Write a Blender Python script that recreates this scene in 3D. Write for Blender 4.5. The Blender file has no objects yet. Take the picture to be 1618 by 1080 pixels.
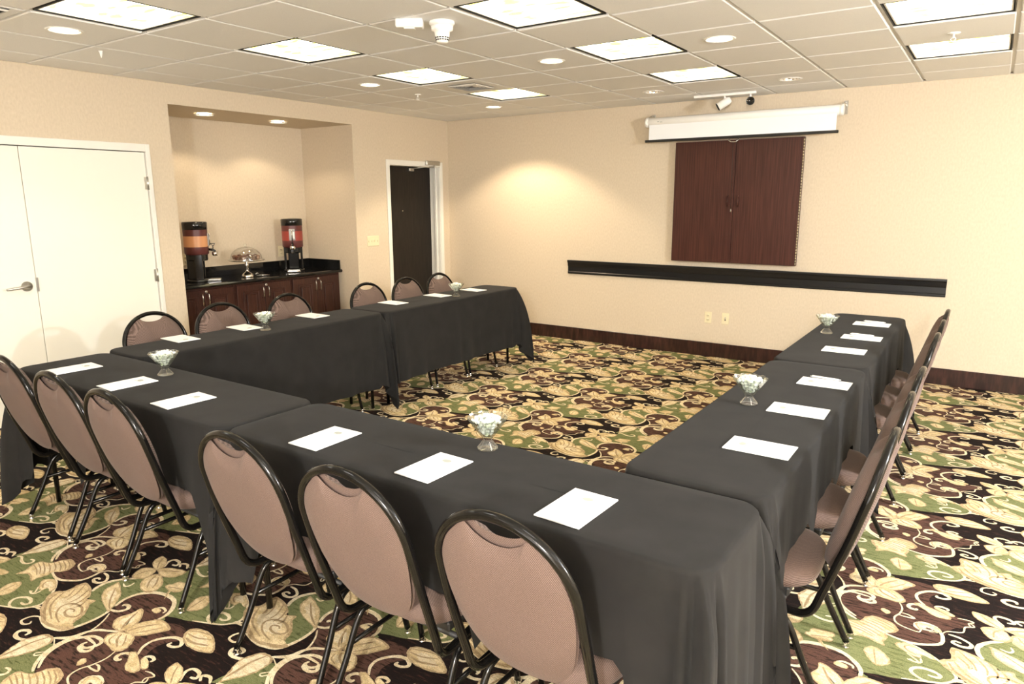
import bpy, bmesh, math, random
from math import sin, cos, pi, sqrt, radians
from mathutils import Vector, Matrix
random.seed(7)
S = bpy.context.scene
COL = S.collection
H = 2.634            # ceiling height

# ------------------------------------------------------------------ camera
cd = bpy.data.cameras.new('camera'); cam = bpy.data.objects.new('camera', cd); COL.objects.link(cam)
cam.location = (5.9051, -7.2140, 1.6588)
cam.rotation_euler = (1.36884, 0.0042, 0.59773)
cd.sensor_width = 36; cd.lens = 24.553; cd.clip_start = 0.02; cd.clip_end = 60
S.camera = cam
# ------------------------------------------------------------------ world, exposure
w = bpy.data.worlds.new('world'); S.world = w; w.use_nodes = True
w.node_tree.nodes['Background'].inputs[0].default_value = (0.9, 0.92, 1, 1)
w.node_tree.nodes['Background'].inputs[1].default_value = 0.03
S.view_settings.view_transform = 'Standard'; S.view_settings.look = 'None'
S.view_settings.gamma = 1; S.view_settings.use_curve_mapping = False
S.view_settings.exposure = 0.22
PANEL = 3.2          # emission of the ceiling panels
# ------------------------------------------------------------------ lamps
def lamp(kind, loc, energy, color=(1, 1, 1), target=None, rot=None, **k):
    d = bpy.data.lights.new(kind.lower() + '_lamp', kind); d.energy = energy; d.color = color
    for a, b in k.items(): setattr(d, a, b)
    o = bpy.data.objects.new(kind.lower() + '_lamp', d); o.location = loc
    if target is not None: o.rotation_euler = (Vector(target) - Vector(loc)).to_track_quat('-Z', 'Y').to_euler()
    COL.objects.link(o); return o
# the photographer's two flash heads
lamp('POINT', (6.6, -9.5, 2.2), 560, (1.0, 0.985, 0.96), shadow_soft_size=0.09)
lamp('POINT', (8.6, -4.4, 2.15), 480, (0.93, 0.96, 1.0), shadow_soft_size=0.09)
# added fill light, wide and low behind the camera, to brighten the ceiling
lamp('AREA', (5.4, -9.7, 1.05), 60, (.94, .965, 1.0), target=(4.2, 0, 2.0), shape='RECTANGLE', size=3.0, size_y=1.3)
# ceiling panels behind the photographer
for px, py in ((3.758, -6.31), (5.587, -6.31), (7.415, -6.31), (1.929, -6.31), (7.415, -3.87), (7.415, -2.65), (3.758, -8.7), (7.415, -8.7)):
    lamp('AREA', (px, py, H - .02), 7, (1.0, 0.98, 0.93), rot=None, size=0.58)

# ------------------------------------------------------------------ materials
def mat(name, color=(.5, .5, .5), rough=.5, metal=0., spec=.5, **k):
    m = bpy.data.materials.new(name); m.use_nodes = True
    b = m.node_tree.nodes['Principled BSDF']
    b.inputs['Base Color'].default_value = (*color, 1); b.inputs['Roughness'].default_value = rough
    b.inputs['Metallic'].default_value = metal; b.inputs['Specular IOR Level'].default_value = spec
    for a, v in k.items(): b.inputs[a.replace('_', ' ')].default_value = v
    return m
def nd(m, t, **k):
    n = m.node_tree.nodes.new(t)
    for a, v in k.items(): setattr(n, a, v)
    return n
def lk(m, a, b): m.node_tree.links.new(a, b)
def coords(m, scale=(1, 1, 1), space='Object'):
    t = nd(m, 'ShaderNodeTexCoord'); mp = nd(m, 'ShaderNodeMapping'); mp.inputs['Scale'].default_value = scale
    lk(m, t.outputs[space], mp.inputs[0]); return mp.outputs[0]
def noise(m, vec, scale, detail=3, rough=.5):
    n = nd(m, 'ShaderNodeTexNoise'); n.inputs['Scale'].default_value = scale; n.inputs['Detail'].default_value = detail
    n.inputs['Roughness'].default_value = rough; lk(m, vec, n.inputs['Vector']); return n.outputs['Fac']
def ramp(m, fac, stops):
    r = nd(m, 'ShaderNodeValToRGB'); e = r.color_ramp.elements
    while len(e) < len(stops): e.new(.5)
    for el, (p, c) in zip(e, stops): el.position = p; el.color = (*c, 1)
    lk(m, fac, r.inputs[0]); return r.outputs[0]
def bsdf(m): return m.node_tree.nodes['Principled BSDF']
def bump(m, h, strength=.2, dist=.001):
    b = nd(m, 'ShaderNodeBump'); b.inputs['Strength'].default_value = strength; b.inputs['Distance'].default_value = dist
    lk(m, h, b.inputs['Height']); lk(m, b.outputs[0], bsdf(m).inputs['Normal'])
def noisy(name, c0, c1, scale=(1, 1, 1), ns=30, rough=.6, lo=.35, hi=.65, bs=0, bd=.001, detail=3, **k):
    m = mat(name, c0, rough, **k); v = coords(m, scale); f = noise(m, v, ns, detail)
    lk(m, ramp(m, f, [(lo, c0), (hi, c1)]), bsdf(m).inputs['Base Color'])
    if bs: bump(m, f, bs, bd)
    return m
M = {}
M['wall'] = noisy('wallpaper', (.60, .51, .385), (.67, .575, .445), (1, 1, .5), 75, .8, .3, .7, .06, .0006, 5)
M['alcove'] = M['wall']
M['tile'] = noisy('ceiling_tile', (.83, .83, .835), (.885, .885, .89), ns=260, rough=.9, bs=.15, bd=.0006)
M['grid'] = mat('grid_metal', (.74, .72, .68), .4)
M['slab'] = mat('slab', (.3, .28, .25), .9)
M['white'] = mat('white_paint', (.82, .81, .76), .35)
M['doorpaint'] = mat('door_paint', (.85, .83, .75), .45)
M['darkdoor'] = noisy('dark_door', (.010, .008, .006), (.018, .013, .010), (4, 4, .4), 14, .5, spec=.25)
M['black'] = mat('black_gloss', (.010, .010, .010), .12)
M['tube'] = mat('black_enamel', (.005, .0045, .004), .13, spec=.3)
M['blackmatte'] = mat('black_matte', (.012, .012, .012), .55)
M['blackmetal'] = mat('black_rail', (.008, .008, .009), .28)
M['chrome'] = mat('chrome', (.75, .75, .74), .12, 1)
M['nickel'] = mat('satin_nickel', (.55, .54, .51), .3, 1)
M['brass'] = mat('hinge_metal', (.72, .66, .5), .35, 1)
M['granite'] = noisy('black_granite', (.006, .006, .006), (.03, .03, .028), ns=400, rough=.08, lo=.55, hi=.8)
M['cherry'] = noisy('cherry_wood', (.030, .011, .008), (.060, .022, .015), (1, 9, .9), 9, .33, bs=.05, spec=.35)
M['mahogany'] = noisy('mahogany_laminate', (.038, .011, .008), (.070, .023, .016), (26, 26, .7), 3.2, .38, spec=.3)
M['basewood'] = noisy('mahogany_skirting', (.016, .006, .005), (.055, .020, .016), (.6, .6, .12), 60, .3, .4, .7)
M['ivory'] = mat('ivory_plastic', (.78, .70, .48), .35)
M['whiteplastic'] = mat('white_plastic', (.90, .89, .86), .35)
M['screen'] = mat('projection_fabric', (.88, .90, .93), .8)
M['paper'] = mat('paper', (.90, .90, .89), .7)
M['ink'] = mat('grey_ink', (.42, .44, .40), .7)
M['glass'] = mat('cut_glass', (.97, 1, .98), .03, 0, Transmission_Weight=1, IOR=1.46)
M['dome'] = mat('clear_dome', (1, 1, 1), .02, 0, Transmission_Weight=1, IOR=1.12)
M['mint'] = noisy('mints', (.93, .94, .90), (.70, .80, .56), ns=55, rough=.5, lo=.5, hi=.66)
M['cake'] = noisy('muffin', (.07, .022, .012), (.20, .075, .035), ns=90, rough=.8, bs=.5, bd=.004)
M['maroon'] = mat('maroon_band', (.11, .028, .026), .4)
M['orange'] = mat('orange_band', (.66, .32, .15), .4)
M['red'] = mat('red_band', (.34, .055, .04), .4)
M['gauge'] = mat('gauge_label', (.35, .34, .33), .3)
def thin_glass(name, tint, gl):
    m = bpy.data.materials.new(name); m.use_nodes = True; nt = m.node_tree; nt.nodes.remove(nt.nodes['Principled BSDF'])
    tr = nd(m, 'ShaderNodeBsdfTransparent'); tr.inputs[0].default_value = (*tint, 1); g = nd(m, 'ShaderNodeBsdfGlossy'); g.inputs['Roughness'].default_value = .10
    lw = nd(m, 'ShaderNodeLayerWeight'); lw.inputs[0].default_value = .5; pw = nd(m, 'ShaderNodeMapRange'); pw.inputs[1].default_value = .3; pw.inputs[3].default_value = .12; pw.inputs[4].default_value = gl; mx = nd(m, 'ShaderNodeMixShader')
    lk(m, lw.outputs['Facing'], pw.inputs[0]); lk(m, pw.outputs[0], mx.inputs[0]); lk(m, tr.outputs[0], mx.inputs[1]); lk(m, g.outputs[0], mx.inputs[2])
    lk(m, mx.outputs[0], nt.nodes['Material Output'].inputs['Surface']); return m
M['glass'] = thin_glass('cut_glass', (.96, .98, .96), .75)
M['dome'] = thin_glass('clear_dome', (.985, .985, .985), .35)
# cloth
m = mat('black_tablecloth', (.030, .028, .026), .9, spec=.12, Sheen_Weight=.03, Sheen_Roughness=.5)
v = coords(m, (1, 1, 1)); f = noise(m, v, 9, 4); f2 = noise(m, v, 900, 1)
lk(m, ramp(m, f, [(.3, (.0155, .0148, .0142)), (.7, (.0205, .0196, .0187))]), bsdf(m).inputs['Base Color']); bump(m, f2, .25, .0006)
M['cloth'] = m
# upholstery
m = mat('dusty_rose_upholstery', (.30, .17, .13), .85, spec=.15, Sheen_Weight=.08, Sheen_Roughness=.4)
v = coords(m, (1, 1, 1)); wv = nd(m, 'ShaderNodeTexWave'); wv.bands_direction = 'DIAGONAL'; wv.inputs['Scale'].default_value = 95
wv.inputs['Distortion'].default_value = 1.5; lk(m, v, wv.inputs['Vector'])
f = noise(m, v, 450, 2); mx = nd(m, 'ShaderNodeMath', operation='MULTIPLY'); lk(m, wv.outputs['Fac'], mx.inputs[0]); lk(m, f, mx.inputs[1])
lk(m, ramp(m, mx.outputs[0], [(.08, (.085, .057, .047)), (.5, (.185, .130, .110))]), bsdf(m).inputs['Base Color']); bump(m, mx.outputs[0], .3, .0007)
M['fabric'] = m
# lit surfaces
def emis(name, c, s):
    m = mat(name, c, .4); b = bsdf(m); b.inputs['Emission Color'].default_value = (*c, 1); b.inputs['Emission Strength'].default_value = s; return m
M['panel'] = emis('prismatic_diffuser', (1, .96, .84), PANEL)
v = coords(M['panel'], (2.2, 5, 1), 'Object'); f = noise(M['panel'], v, 4.2, 0)
lk(M['panel'], ramp(M['panel'], f, [(.34, (.95, .82, .10)), (.52, (1, .95, .80))]), bsdf(M['panel']).inputs['Emission Color'])
M['bulb'] = emis('warm_lens', (1, .86, .62), 14)
# carpet
def carpet(name, dark, light, lo, hi, sc=(1, 5.5, 1), ns=16):
    m = mat(name, light, .95, spec=.1); v = coords(m, sc); f = noise(m, v, ns, 4, .65)
    v2 = coords(m); f2 = noise(m, v2, 330, 2)
    c = ramp(m, f, [(lo, dark), (hi, light)])
    mixn = nd(m, 'ShaderNodeMix', data_type='RGBA', blend_type='MULTIPLY'); mixn.inputs[0].default_value = 1
    lk(m, c, mixn.inputs[6]); lk(m, ramp(m, f2, [(.3, (.62, .62, .62)), (.65, (1.2, 1.2, 1.2))]), mixn.inputs[7])
    lk(m, mixn.outputs[2], bsdf(m).inputs['Base Color']); bump(m, f2, .6, .003)
    return m
M['c_dark'] = carpet('carpet_black', (.012, .008, .007), (.055, .024, .018), .54, .66)
M['c_brown'] = carpet('carpet_brown', (.022, .013, .010), (.10, .050, .036), .40, .50)
M['c_green'] = carpet('carpet_green', (.085, .10, .034), (.185, .198, .085), .36, .48)
M['c_cream'] = carpet('carpet_cream', (.68, .55, .34), (.86, .75, .53), .4, .6, ns=9)
M['c_gold'] = carpet('carpet_gold', (.58, .43, .22), (.84, .69, .42), .38, .62, (1, 2, 1), 14)
M['c_tan'] = carpet('carpet_tan', (.40, .28, .15), (.58, .43, .25), .4, .6, ns=14)
M['c_line'] = carpet('carpet_vein', (.34, .235, .125), (.46, .33, .185), .4, .6)

# ------------------------------------------------------------------ mesh helpers
class MB:
    """collects shapes for ONE mesh object"""
    def __init__(s): s.v = []; s.f = []; s.mi = []; s.cur = 0; s.flat = set()
    def add(s, vs, fs, flat=False):
        b = len(s.v); s.v += [tuple(p) for p in vs]
        for f in fs:
            if flat: s.flat.add(len(s.f))
            s.f.append(tuple(i + b for i in f)); s.mi.append(s.cur)
        return s
    def box(s, x0, x1, y0, y1, z0, z1, bev=0.):
        if bev <= 0:
            vs = [(x, y, z) for x in (x0, x1) for y in (y0, y1) for z in (z0, z1)]
            return s.add(vs, [(0, 1, 3, 2), (4, 6, 7, 5), (0, 4, 5, 1), (2, 3, 7, 6), (0, 2, 6, 4), (1, 5, 7, 3)], True)
        b = bev; vs = []; X = (x0, x1); Y = (y0, y1); Z = (z0, z1); idx = {}
        for i in (0, 1):
            for j in (0, 1):
                for k in (0, 1):
                    sx, sy, sz = (1, -1)[i], (1, -1)[j], (1, -1)[k]
                    idx[i, j, k] = len(vs)
                    vs += [(X[i], Y[j] + b * sy, Z[k] + b * sz), (X[i] + b * sx, Y[j], Z[k] + b * sz), (X[i] + b * sx, Y[j] + b * sy, Z[k])]
        g = lambda i, j, k, a: idx[i, j, k] + a
        fs = []
        for i in (0, 1): fs.append([g(i, j, k, 0) for j, k in ((0, 0), (0, 1), (1, 1), (1, 0))])
        for j in (0, 1): fs.append([g(i, j, k, 1) for i, k in ((0, 0), (0, 1), (1, 1), (1, 0))])
        for k in (0, 1): fs.append([g(i, j, k, 2) for i, j in ((0, 0), (0, 1), (1, 1), (1, 0))])
        for j in (0, 1):
            for k in (0, 1): fs.append([g(0, j, k, 1), g(1, j, k, 1), g(1, j, k, 2), g(0, j, k, 2)])
        for i in (0, 1):
            for k in (0, 1): fs.append([g(i, 0, k, 0), g(i, 1, k, 0), g(i, 1, k, 2), g(i, 0, k, 2)])
        for i in (0, 1):
            for j in (0, 1): fs.append([g(i, j, 0, 0), g(i, j, 1, 0), g(i, j, 1, 1), g(i, j, 0, 1)])
        for c in idx.values(): fs.append([c, c + 1, c + 2])
        return s.add(vs, fs, True)
    def tube(s, pts, r, n=8, closed=False, flatz=1., cap=True, radii=None):
        P = [Vector(p) for p in pts]; N = len(P); vs = []; up = None
        for i, p in enumerate(P):
            a = P[(i - 1) % N] if closed or i > 0 else p; b = P[(i + 1) % N] if closed or i < N - 1 else p
            t = (b - a).normalized()
            if up is None:
                up = Vector((0, 0, 1)) if abs(t.z) < .9 else Vector((1, 0, 0))
            e = (up - t * up.dot(t)).normalized(); f = t.cross(e); up = e
            rr = radii[i] if radii else r
            for k in range(n):
                q = 2 * pi * (k + .5) / n; vs.append(p + e * (cos(q) * rr * flatz) + f * (sin(q) * rr))
        fs = []
        for i in range(N if closed else N - 1):
            for k in range(n):
                a, b = i * n, ((i + 1) % N) * n
                fs.append((a + k, a + (k + 1) % n, b + (k + 1) % n, b + k))
        if cap and not closed: fs += [tuple(range(n))[::-1], tuple(range((N - 1) * n, N * n))]
        return s.add(vs, fs)
    def lathe(s, prof, n=24, c=(0, 0, 0), axis='z', rot=None, wave=None):
        vs = []; N = len(prof)
        for i, (r, z) in enumerate(prof):
            for k in range(n):
                q = 2 * pi * k / n; rr = r * (1 + (wave * (1 if k % 2 else -1) if wave and r > .004 else 0))
                p = Vector((rr * cos(q), rr * sin(q), z))
                if rot is not None: p = rot @ p
                vs.append(p + Vector(c))
        fs = []
        for i in range(N - 1):
            for k in range(n): fs.append((i * n + k, i * n + (k + 1) % n, (i + 1) * n + (k + 1) % n, (i + 1) * n + k))
        return s.add(vs, fs)
    def disc(s, r, z, n=24, c=(0, 0, 0), rot=None):
        vs = []
        for k in range(n):
            q = 2 * pi * k / n; p = Vector((r * cos(q), r * sin(q), z))
            if rot is not None: p = rot @ p
            vs.append(p + Vector(c))
        return s.add(vs, [tuple(range(n))], True)
    def build(s, name, m, parent=None, kind=None, smooth=True, loc=None):
        me = bpy.data.meshes.new(name); me.from_pydata(s.v, [], s.f)
        ms = m if isinstance(m, (list, tuple)) else [m]
        for x in ms: me.materials.append(M[x])
        if len(ms) > 1: me.polygons.foreach_set('material_index', s.mi)
        bm = bmesh.new(); bm.from_mesh(me); bmesh.ops.recalc_face_normals(bm, faces=bm.faces[:]); bm.to_mesh(me); bm.free()
        me.polygons.foreach_set('use_smooth', [smooth and i not in s.flat for i in range(len(me.polygons))])
        o = bpy.data.objects.new(name, me); COL.objects.link(o)
        if parent is not None: o.parent = parent
        if loc is not None: o.location = loc
        if kind: o['kind'] = kind
        return o
def tag(o, label, cat, group=None):
    o['label'] = label; o['category'] = cat
    if group: o['group'] = group
    return o
def thing(name, label, cat, loc=(0, 0, 0), rz=0, group=None):
    o = bpy.data.objects.new(name, None); COL.objects.link(o); o.location = loc; o.rotation_euler = (0, 0, rz)
    o.empty_display_size = .05
    return tag(o, label, cat, group)
def dup(root, loc, rz=0, label=None, group=None):
    kids = {}
    for o in bpy.data.objects:
        if o.parent: kids.setdefault(o.parent.name, []).append(o)
    def cp(o, par):
        c = o.copy(); COL.objects.link(c)
        if par is not None: c.parent = par
        for k in kids.get(o.name, []): cp(k, c)
        return c
    r = cp(root, None); r.location = loc; r.rotation_euler = (0, 0, rz)
    if label: r['label'] = label
    if group: r['group'] = group
    return r
def spline(P, closed, n=5):
    N = len(P); out = []
    for i in range(N if closed else N - 1):
        g = (lambda k: P[k % N]) if closed else (lambda k: P[min(max(k, 0), N - 1)])
        a, b, c, d = g(i - 1), g(i), g(i + 1), g(i + 2)
        for j in range(n):
            t = j / n
            out.append(tuple(.5 * (2 * b[q] + (c[q] - a[q]) * t + (2 * a[q] - 5 * b[q] + 4 * c[q] - d[q]) * t * t + (3 * b[q] - a[q] - 3 * c[q] + d[q]) * t ** 3) for q in range(len(b))))
    if not closed: out.append(tuple(P[-1]))
    return out

# carpet motif: one repeat, in metres (B brown, G green, L line, C/T/H leaves, V veins)
CARPET = [
 ('B', [(0.29, -0.237), (0.243, -0.2), (0.211, -0.154), (0.209, -0.098), (0.221, -0.012), (0.147, 0.078), (0.116, 0.125), (0.101, 0.172), (0.125, 0.246), (0.205, 0.284), (0.287, 0.282), (0.345, 0.238), (0.36, 0.169), (0.469, 0.198), (0.534, 0.186), (0.565, 0.147), (0.534, 0.103), (0.531, 0.043), (0.579, -0.001), (0.681, -0.025), (0.68, -0.07), (0.665, -0.085), (0.623, -0.114), (0.605, -0.154), (0.589, -0.207), (0.584, -0.258), (0.514, -0.305), (0.429, -0.304), (0.303, -0.251)], 0),
 ('G', [(-0.72, 0.07), (-0.703, 0.136), (-0.657, 0.186), (-0.636, 0.247), (-0.595, 0.264), (-0.576, 0.221), (-0.529, 0.163), (-0.44, 0.118), (-0.356, 0.092), (-0.277, 0.066), (-0.21, 0.021), (-0.159, -0.045), (-0.187, -0.099), (-0.243, -0.129), (-0.328, -0.166), (-0.429, -0.198), (-0.413, -0.219), (-0.44, -0.231), (-0.455, -0.162), (-0.513, -0.118), (-0.595, -0.116), (-0.675, -0.154), (-0.653, -0.118), (-0.733, -0.04), (-0.696, -0.007), (-0.693, 0.044), (-0.695, 0.083)], 0),
 ('G', [(0.104, -0.035), (0.107, -0.076), (0.136, -0.02), (0.149, 0.034), (0.138, 0.086), (0.116, 0.125), (0.101, 0.172), (0.125, 0.246), (0.141, 0.286), (0.059, 0.339), (0.004, 0.334), (-0.02, 0.289), (-0.061, 0.255), (-0.094, 0.197), (-0.088, 0.147), (-0.072, 0.114), (-0.02, 0.077), (0.068, -0.001)], 0),
 ('G', [(0.125, 0.246), (0.199, 0.288), (0.287, 0.282), (0.311, 0.327), (0.293, 0.434), (0.12, 0.545), (0.105, 0.483), (0.107, 0.444), (0.108, 0.391), (0.064, 0.35), (0.092, 0.299)], 0),
 ('L', [(-0.506, 0.143), (-0.545, 0.169), (-0.581, 0.209), (-0.602, 0.26), (-0.598, 0.316), (-0.556, 0.348), (-0.485, 0.348)], 12),
 ('L', [(-0.485, 0.348), (-0.46, 0.318), (-0.482, 0.299), (-0.519, 0.306), (-0.52, 0.324)], 12),
 ('L', [(-0.485, 0.131), (-0.402, 0.102), (-0.328, 0.087), (-0.272, 0.101), (-0.216, 0.142), (-0.211, 0.193), (-0.22, 0.224), (-0.238, 0.254), (-0.277, 0.262), (-0.304, 0.243), (-0.306, 0.217), (-0.29, 0.202)], 11),
 ('L', [(-0.282, 0.199), (-0.288, 0.212), (-0.259, 0.215), (-0.232, 0.216), (-0.257, 0.208)], 9),
 ('C', [(-0.29, 0.202), (-0.307, 0.238), (-0.283, 0.258), (-0.237, 0.254), (-0.216, 0.232), (-0.229, 0.218), (-0.251, 0.233), (-0.274, 0.229), (-0.281, 0.212)], 0),
 ('L', [(-0.213, 0.221), (-0.198, 0.248), (-0.149, 0.272), (-0.142, 0.318), (-0.112, 0.338), (-0.128, 0.361)], 5),
 ('L', [(-0.288, 0.212), (-0.29, 0.182), (-0.338, 0.187), (-0.372, 0.206), (-0.38, 0.244), (-0.366, 0.28), (-0.361, 0.328), (-0.377, 0.373)], 6),
 ('C', [(-0.413, 0.249), (-0.435, 0.27), (-0.424, 0.286), (-0.4, 0.275), (-0.4, 0.257)], 0),
 ('L', [(-0.374, 0.27), (-0.343, 0.269), (-0.313, 0.276), (-0.337, 0.291), (-0.358, 0.291)], 7),
 ('L', [(-0.195, 0.229), (-0.157, 0.226), (-0.12, 0.203), (-0.123, 0.177), (-0.15, 0.167), (-0.178, 0.177), (-0.17, 0.193), (-0.15, 0.19)], 11),
 ('L', [(-0.366, 0.094), (-0.284, 0.07), (-0.21, 0.021), (-0.157, -0.044), (-0.185, -0.1), (-0.243, -0.129), (-0.317, -0.158)], 8),
 ('L', [(-0.185, -0.1), (-0.156, -0.07), (-0.118, -0.065)], 8),
 ('L', [(-0.228, -0.126), (-0.263, -0.122), (-0.292, -0.099), (-0.287, -0.072), (-0.257, -0.054), (-0.221, -0.056), (-0.203, -0.072), (-0.217, -0.087), (-0.241, -0.086)], 11),
 ('L', [(-0.316, 0.01), (-0.279, -0.018), (-0.286, -0.03), (-0.304, -0.02)], 6),
 ('C', [(-0.292, 0.072), (-0.32, 0.077), (-0.353, 0.059), (-0.355, 0.038), (-0.314, 0.011), (-0.272, 0.002), (-0.265, 0.029), (-0.225, 0.018), (-0.239, 0.046)], 0),
 ('V', [(-0.311, 0.067), (-0.327, 0.048), (-0.313, 0.027), (-0.285, 0.015)], 4),
 ('L', [(-0.27, 0.003), (-0.267, -0.02), (-0.283, -0.031), (-0.312, -0.025)], 7),
 ('C', [(-0.4, -0.129), (-0.435, -0.093), (-0.452, -0.051), (-0.426, -0.015), (-0.39, -0.032), (-0.361, -0.073), (-0.367, -0.106)], 0),
 ('V', [(-0.402, -0.122), (-0.412, -0.077), (-0.42, -0.032)], 4),
 ('C', [(-0.558, -0.137), (-0.638, -0.056), (-0.634, -0.02), (-0.566, -0.008), (-0.559, -0.035), (-0.606, -0.067)], 0),
 ('L', [(-0.699, 0.075), (-0.672, 0.084), (-0.632, 0.067), (-0.591, 0.065), (-0.573, 0.084), (-0.587, 0.102), (-0.613, 0.097)], 10),
 ('T', [(-0.519, -0.001), (-0.522, 0.038), (-0.545, 0.073), (-0.549, 0.114), (-0.493, 0.137), (-0.479, 0.178), (-0.445, 0.205), (-0.389, 0.195), (-0.36, 0.163), (-0.363, 0.128), (-0.395, 0.102), (-0.386, 0.073), (-0.397, 0.036), (-0.39, 0.011), (-0.443, 0.026), (-0.481, 0.028)], 0),
 ('V', [(-0.544, 0.083), (-0.481, 0.07), (-0.431, 0.05)], 4),
 ('V', [(-0.542, 0.101), (-0.478, 0.085), (-0.427, 0.061)], 4),
 ('V', [(-0.531, 0.117), (-0.461, 0.096), (-0.405, 0.068)], 4),
 ('V', [(-0.505, 0.129), (-0.448, 0.113), (-0.404, 0.09)], 4),
 ('V', [(-0.484, 0.144), (-0.434, 0.131), (-0.398, 0.11)], 4),
 ('V', [(-0.478, 0.161), (-0.421, 0.147), (-0.377, 0.124)], 4),
 ('V', [(-0.463, 0.175), (-0.407, 0.161), (-0.365, 0.139)], 4),
 ('V', [(-0.449, 0.189), (-0.403, 0.177), (-0.369, 0.157)], 4),
 ('T', [(-0.005, -0.102), (-0.073, -0.082), (-0.133, -0.055), (-0.196, -0.006), (-0.212, 0.031), (-0.184, 0.056), (-0.177, 0.073), (-0.184, 0.114), (-0.172, 0.144), (-0.095, 0.128), (-0.043, 0.097), (-0.032, 0.082), (0.009, 0.096), (0.019, 0.068), (0.062, 0.035), (0.09, 0.001), (0.104, -0.035), (0.143, -0.052), (0.116, -0.08), (0.062, -0.097)], 0),
 ('V', [(-0.008, -0.091), (-0.083, -0.062), (-0.158, -0.016), (-0.184, 0.031)], 7),
 ('V', [(0.002, -0.071), (-0.089, -0.039), (-0.136, -0.001), (-0.168, 0.049)], 6),
 ('V', [(-0.098, 0.031), (-0.112, 0.073), (-0.158, 0.131)], 5),
 ('V', [(-0.067, 0.024), (-0.07, 0.065), (-0.104, 0.122)], 5),
 ('V', [(-0.04, 0.018), (-0.036, 0.054), (-0.062, 0.106)], 5),
 ('V', [(-0.013, 0.018), (-0.005, 0.042), (-0.026, 0.079)], 5),
 ('V', [(-0.122, 0.029), (-0.126, 0.053), (-0.161, 0.091)], 5),
 ('V', [(0.051, -0.064), (-0.018, -0.046), (-0.063, -0.008), (-0.05, 0.028), (0.008, 0.039), (0.056, 0.017), (0.063, -0.01), (0.031, -0.026), (-0.007, -0.018), (-0.018, 0.002), (0.007, 0.012), (0.023, 0.002)], 7),
 ('L', [(-0.133, -0.055), (-0.158, -0.061), (-0.167, -0.078)], 8),
 ('L', [(-0.062, -0.088), (0.019, -0.104), (0.076, -0.097), (0.12, -0.076), (0.141, -0.022), (0.146, 0.036), (0.135, 0.084), (0.106, 0.105)], 12),
 ('L', [(0.152, 0.082), (0.187, 0.04), (0.211, -0.019), (0.198, -0.088), (0.142, -0.125)], 6),
 ('L', [(-0.048, -0.085), (-0.083, -0.1), (-0.095, -0.123), (-0.089, -0.145), (-0.057, -0.149), (-0.042, -0.133), (-0.055, -0.122)], 8),
 ('L', [(-0.079, 0.124), (-0.095, 0.151), (-0.098, 0.199), (-0.067, 0.251), (-0.02, 0.289)], 14),
 ('L', [(-0.03, 0.232), (-0.001, 0.224), (0.011, 0.242), (0.004, 0.263)], 7),
 ('C', [(0.135, 0.084), (0.06, 0.102), (-0.002, 0.124), (-0.047, 0.16), (-0.057, 0.199), (-0.058, 0.226), (0.032, 0.191), (0.088, 0.149), (0.119, 0.114)], 0),
 ('V', [(0.123, 0.096), (0.06, 0.13), (-0.02, 0.193)], 5),
 ('L', [(0.123, 0.096), (0.165, 0.107), (0.183, 0.136), (0.168, 0.153), (0.142, 0.15), (0.146, 0.139)], 13),
 ('L', [(0.119, 0.121), (0.101, 0.165), (0.104, 0.21), (0.128, 0.248), (0.17, 0.276), (0.233, 0.289), (0.292, 0.279), (0.339, 0.241), (0.36, 0.202), (0.36, 0.169)], 15),
 ('C', [(0.274, 0.191), (0.274, 0.211), (0.309, 0.211), (0.318, 0.196), (0.302, 0.185)], 0),
 ('L', [(0.277, 0.209), (0.296, 0.226), (0.328, 0.22), (0.334, 0.204)], 8),
 ('C', [(-0.019, 0.375), (-0.082, 0.392), (-0.115, 0.422), (-0.12, 0.463), (-0.059, 0.45), (-0.016, 0.411), (-0.017, 0.385)], 0),
 ('V', [(-0.03, 0.385), (-0.069, 0.418), (-0.096, 0.452)], 4),
 ('C', [(-0.026, 0.379), (-0.064, 0.371), (-0.093, 0.343), (-0.06, 0.283), (-0.003, 0.294), (0.006, 0.332), (-0.009, 0.366)], 0),
 ('V', [(-0.025, 0.371), (-0.048, 0.34), (-0.049, 0.298)], 5),
 ('C', [(-0.02, 0.383), (-0.004, 0.411), (0.039, 0.431), (0.11, 0.446), (0.111, 0.389), (0.067, 0.363), (0.023, 0.363)], 0),
 ('V', [(0.002, 0.378), (0.038, 0.402), (0.087, 0.425)], 5),
 ('C', [(0.014, 0.357), (0.004, 0.334), (0.01, 0.298), (0.043, 0.266), (0.093, 0.246), (0.134, 0.255), (0.146, 0.29), (0.105, 0.338), (0.048, 0.363)], 0),
 ('V', [(0.027, 0.349), (0.049, 0.309), (0.094, 0.27)], 5),
 ('V', [(0.049, 0.348), (0.091, 0.313), (0.114, 0.283)], 5),
 ('L', [(-0.016, 0.411), (-0.046, 0.451), (-0.036, 0.475), (0.002, 0.474), (0.018, 0.451), (-0.006, 0.443)], 11),
 ('L', [(0.044, 0.451), (0.023, 0.471), (0.054, 0.483), (0.084, 0.461)], 10),
 ('C', [(0.144, 0.326), (0.155, 0.349), (0.21, 0.363), (0.246, 0.342), (0.221, 0.317), (0.18, 0.312)], 0),
 ('V', [(0.165, 0.325), (0.197, 0.339), (0.229, 0.348)], 4),
 ('C', [(0.321, 0.043), (0.263, 0.04), (0.23, 0.057), (0.212, 0.089), (0.227, 0.132), (0.228, 0.174), (0.274, 0.157), (0.316, 0.114), (0.324, 0.075)], 0),
 ('V', [(0.306, 0.051), (0.276, 0.087), (0.243, 0.15)], 6),
 ('C', [(0.324, 0.057), (0.313, 0.093), (0.334, 0.139), (0.379, 0.178), (0.465, 0.164), (0.444, 0.116), (0.403, 0.064), (0.357, 0.052)], 0),
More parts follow.
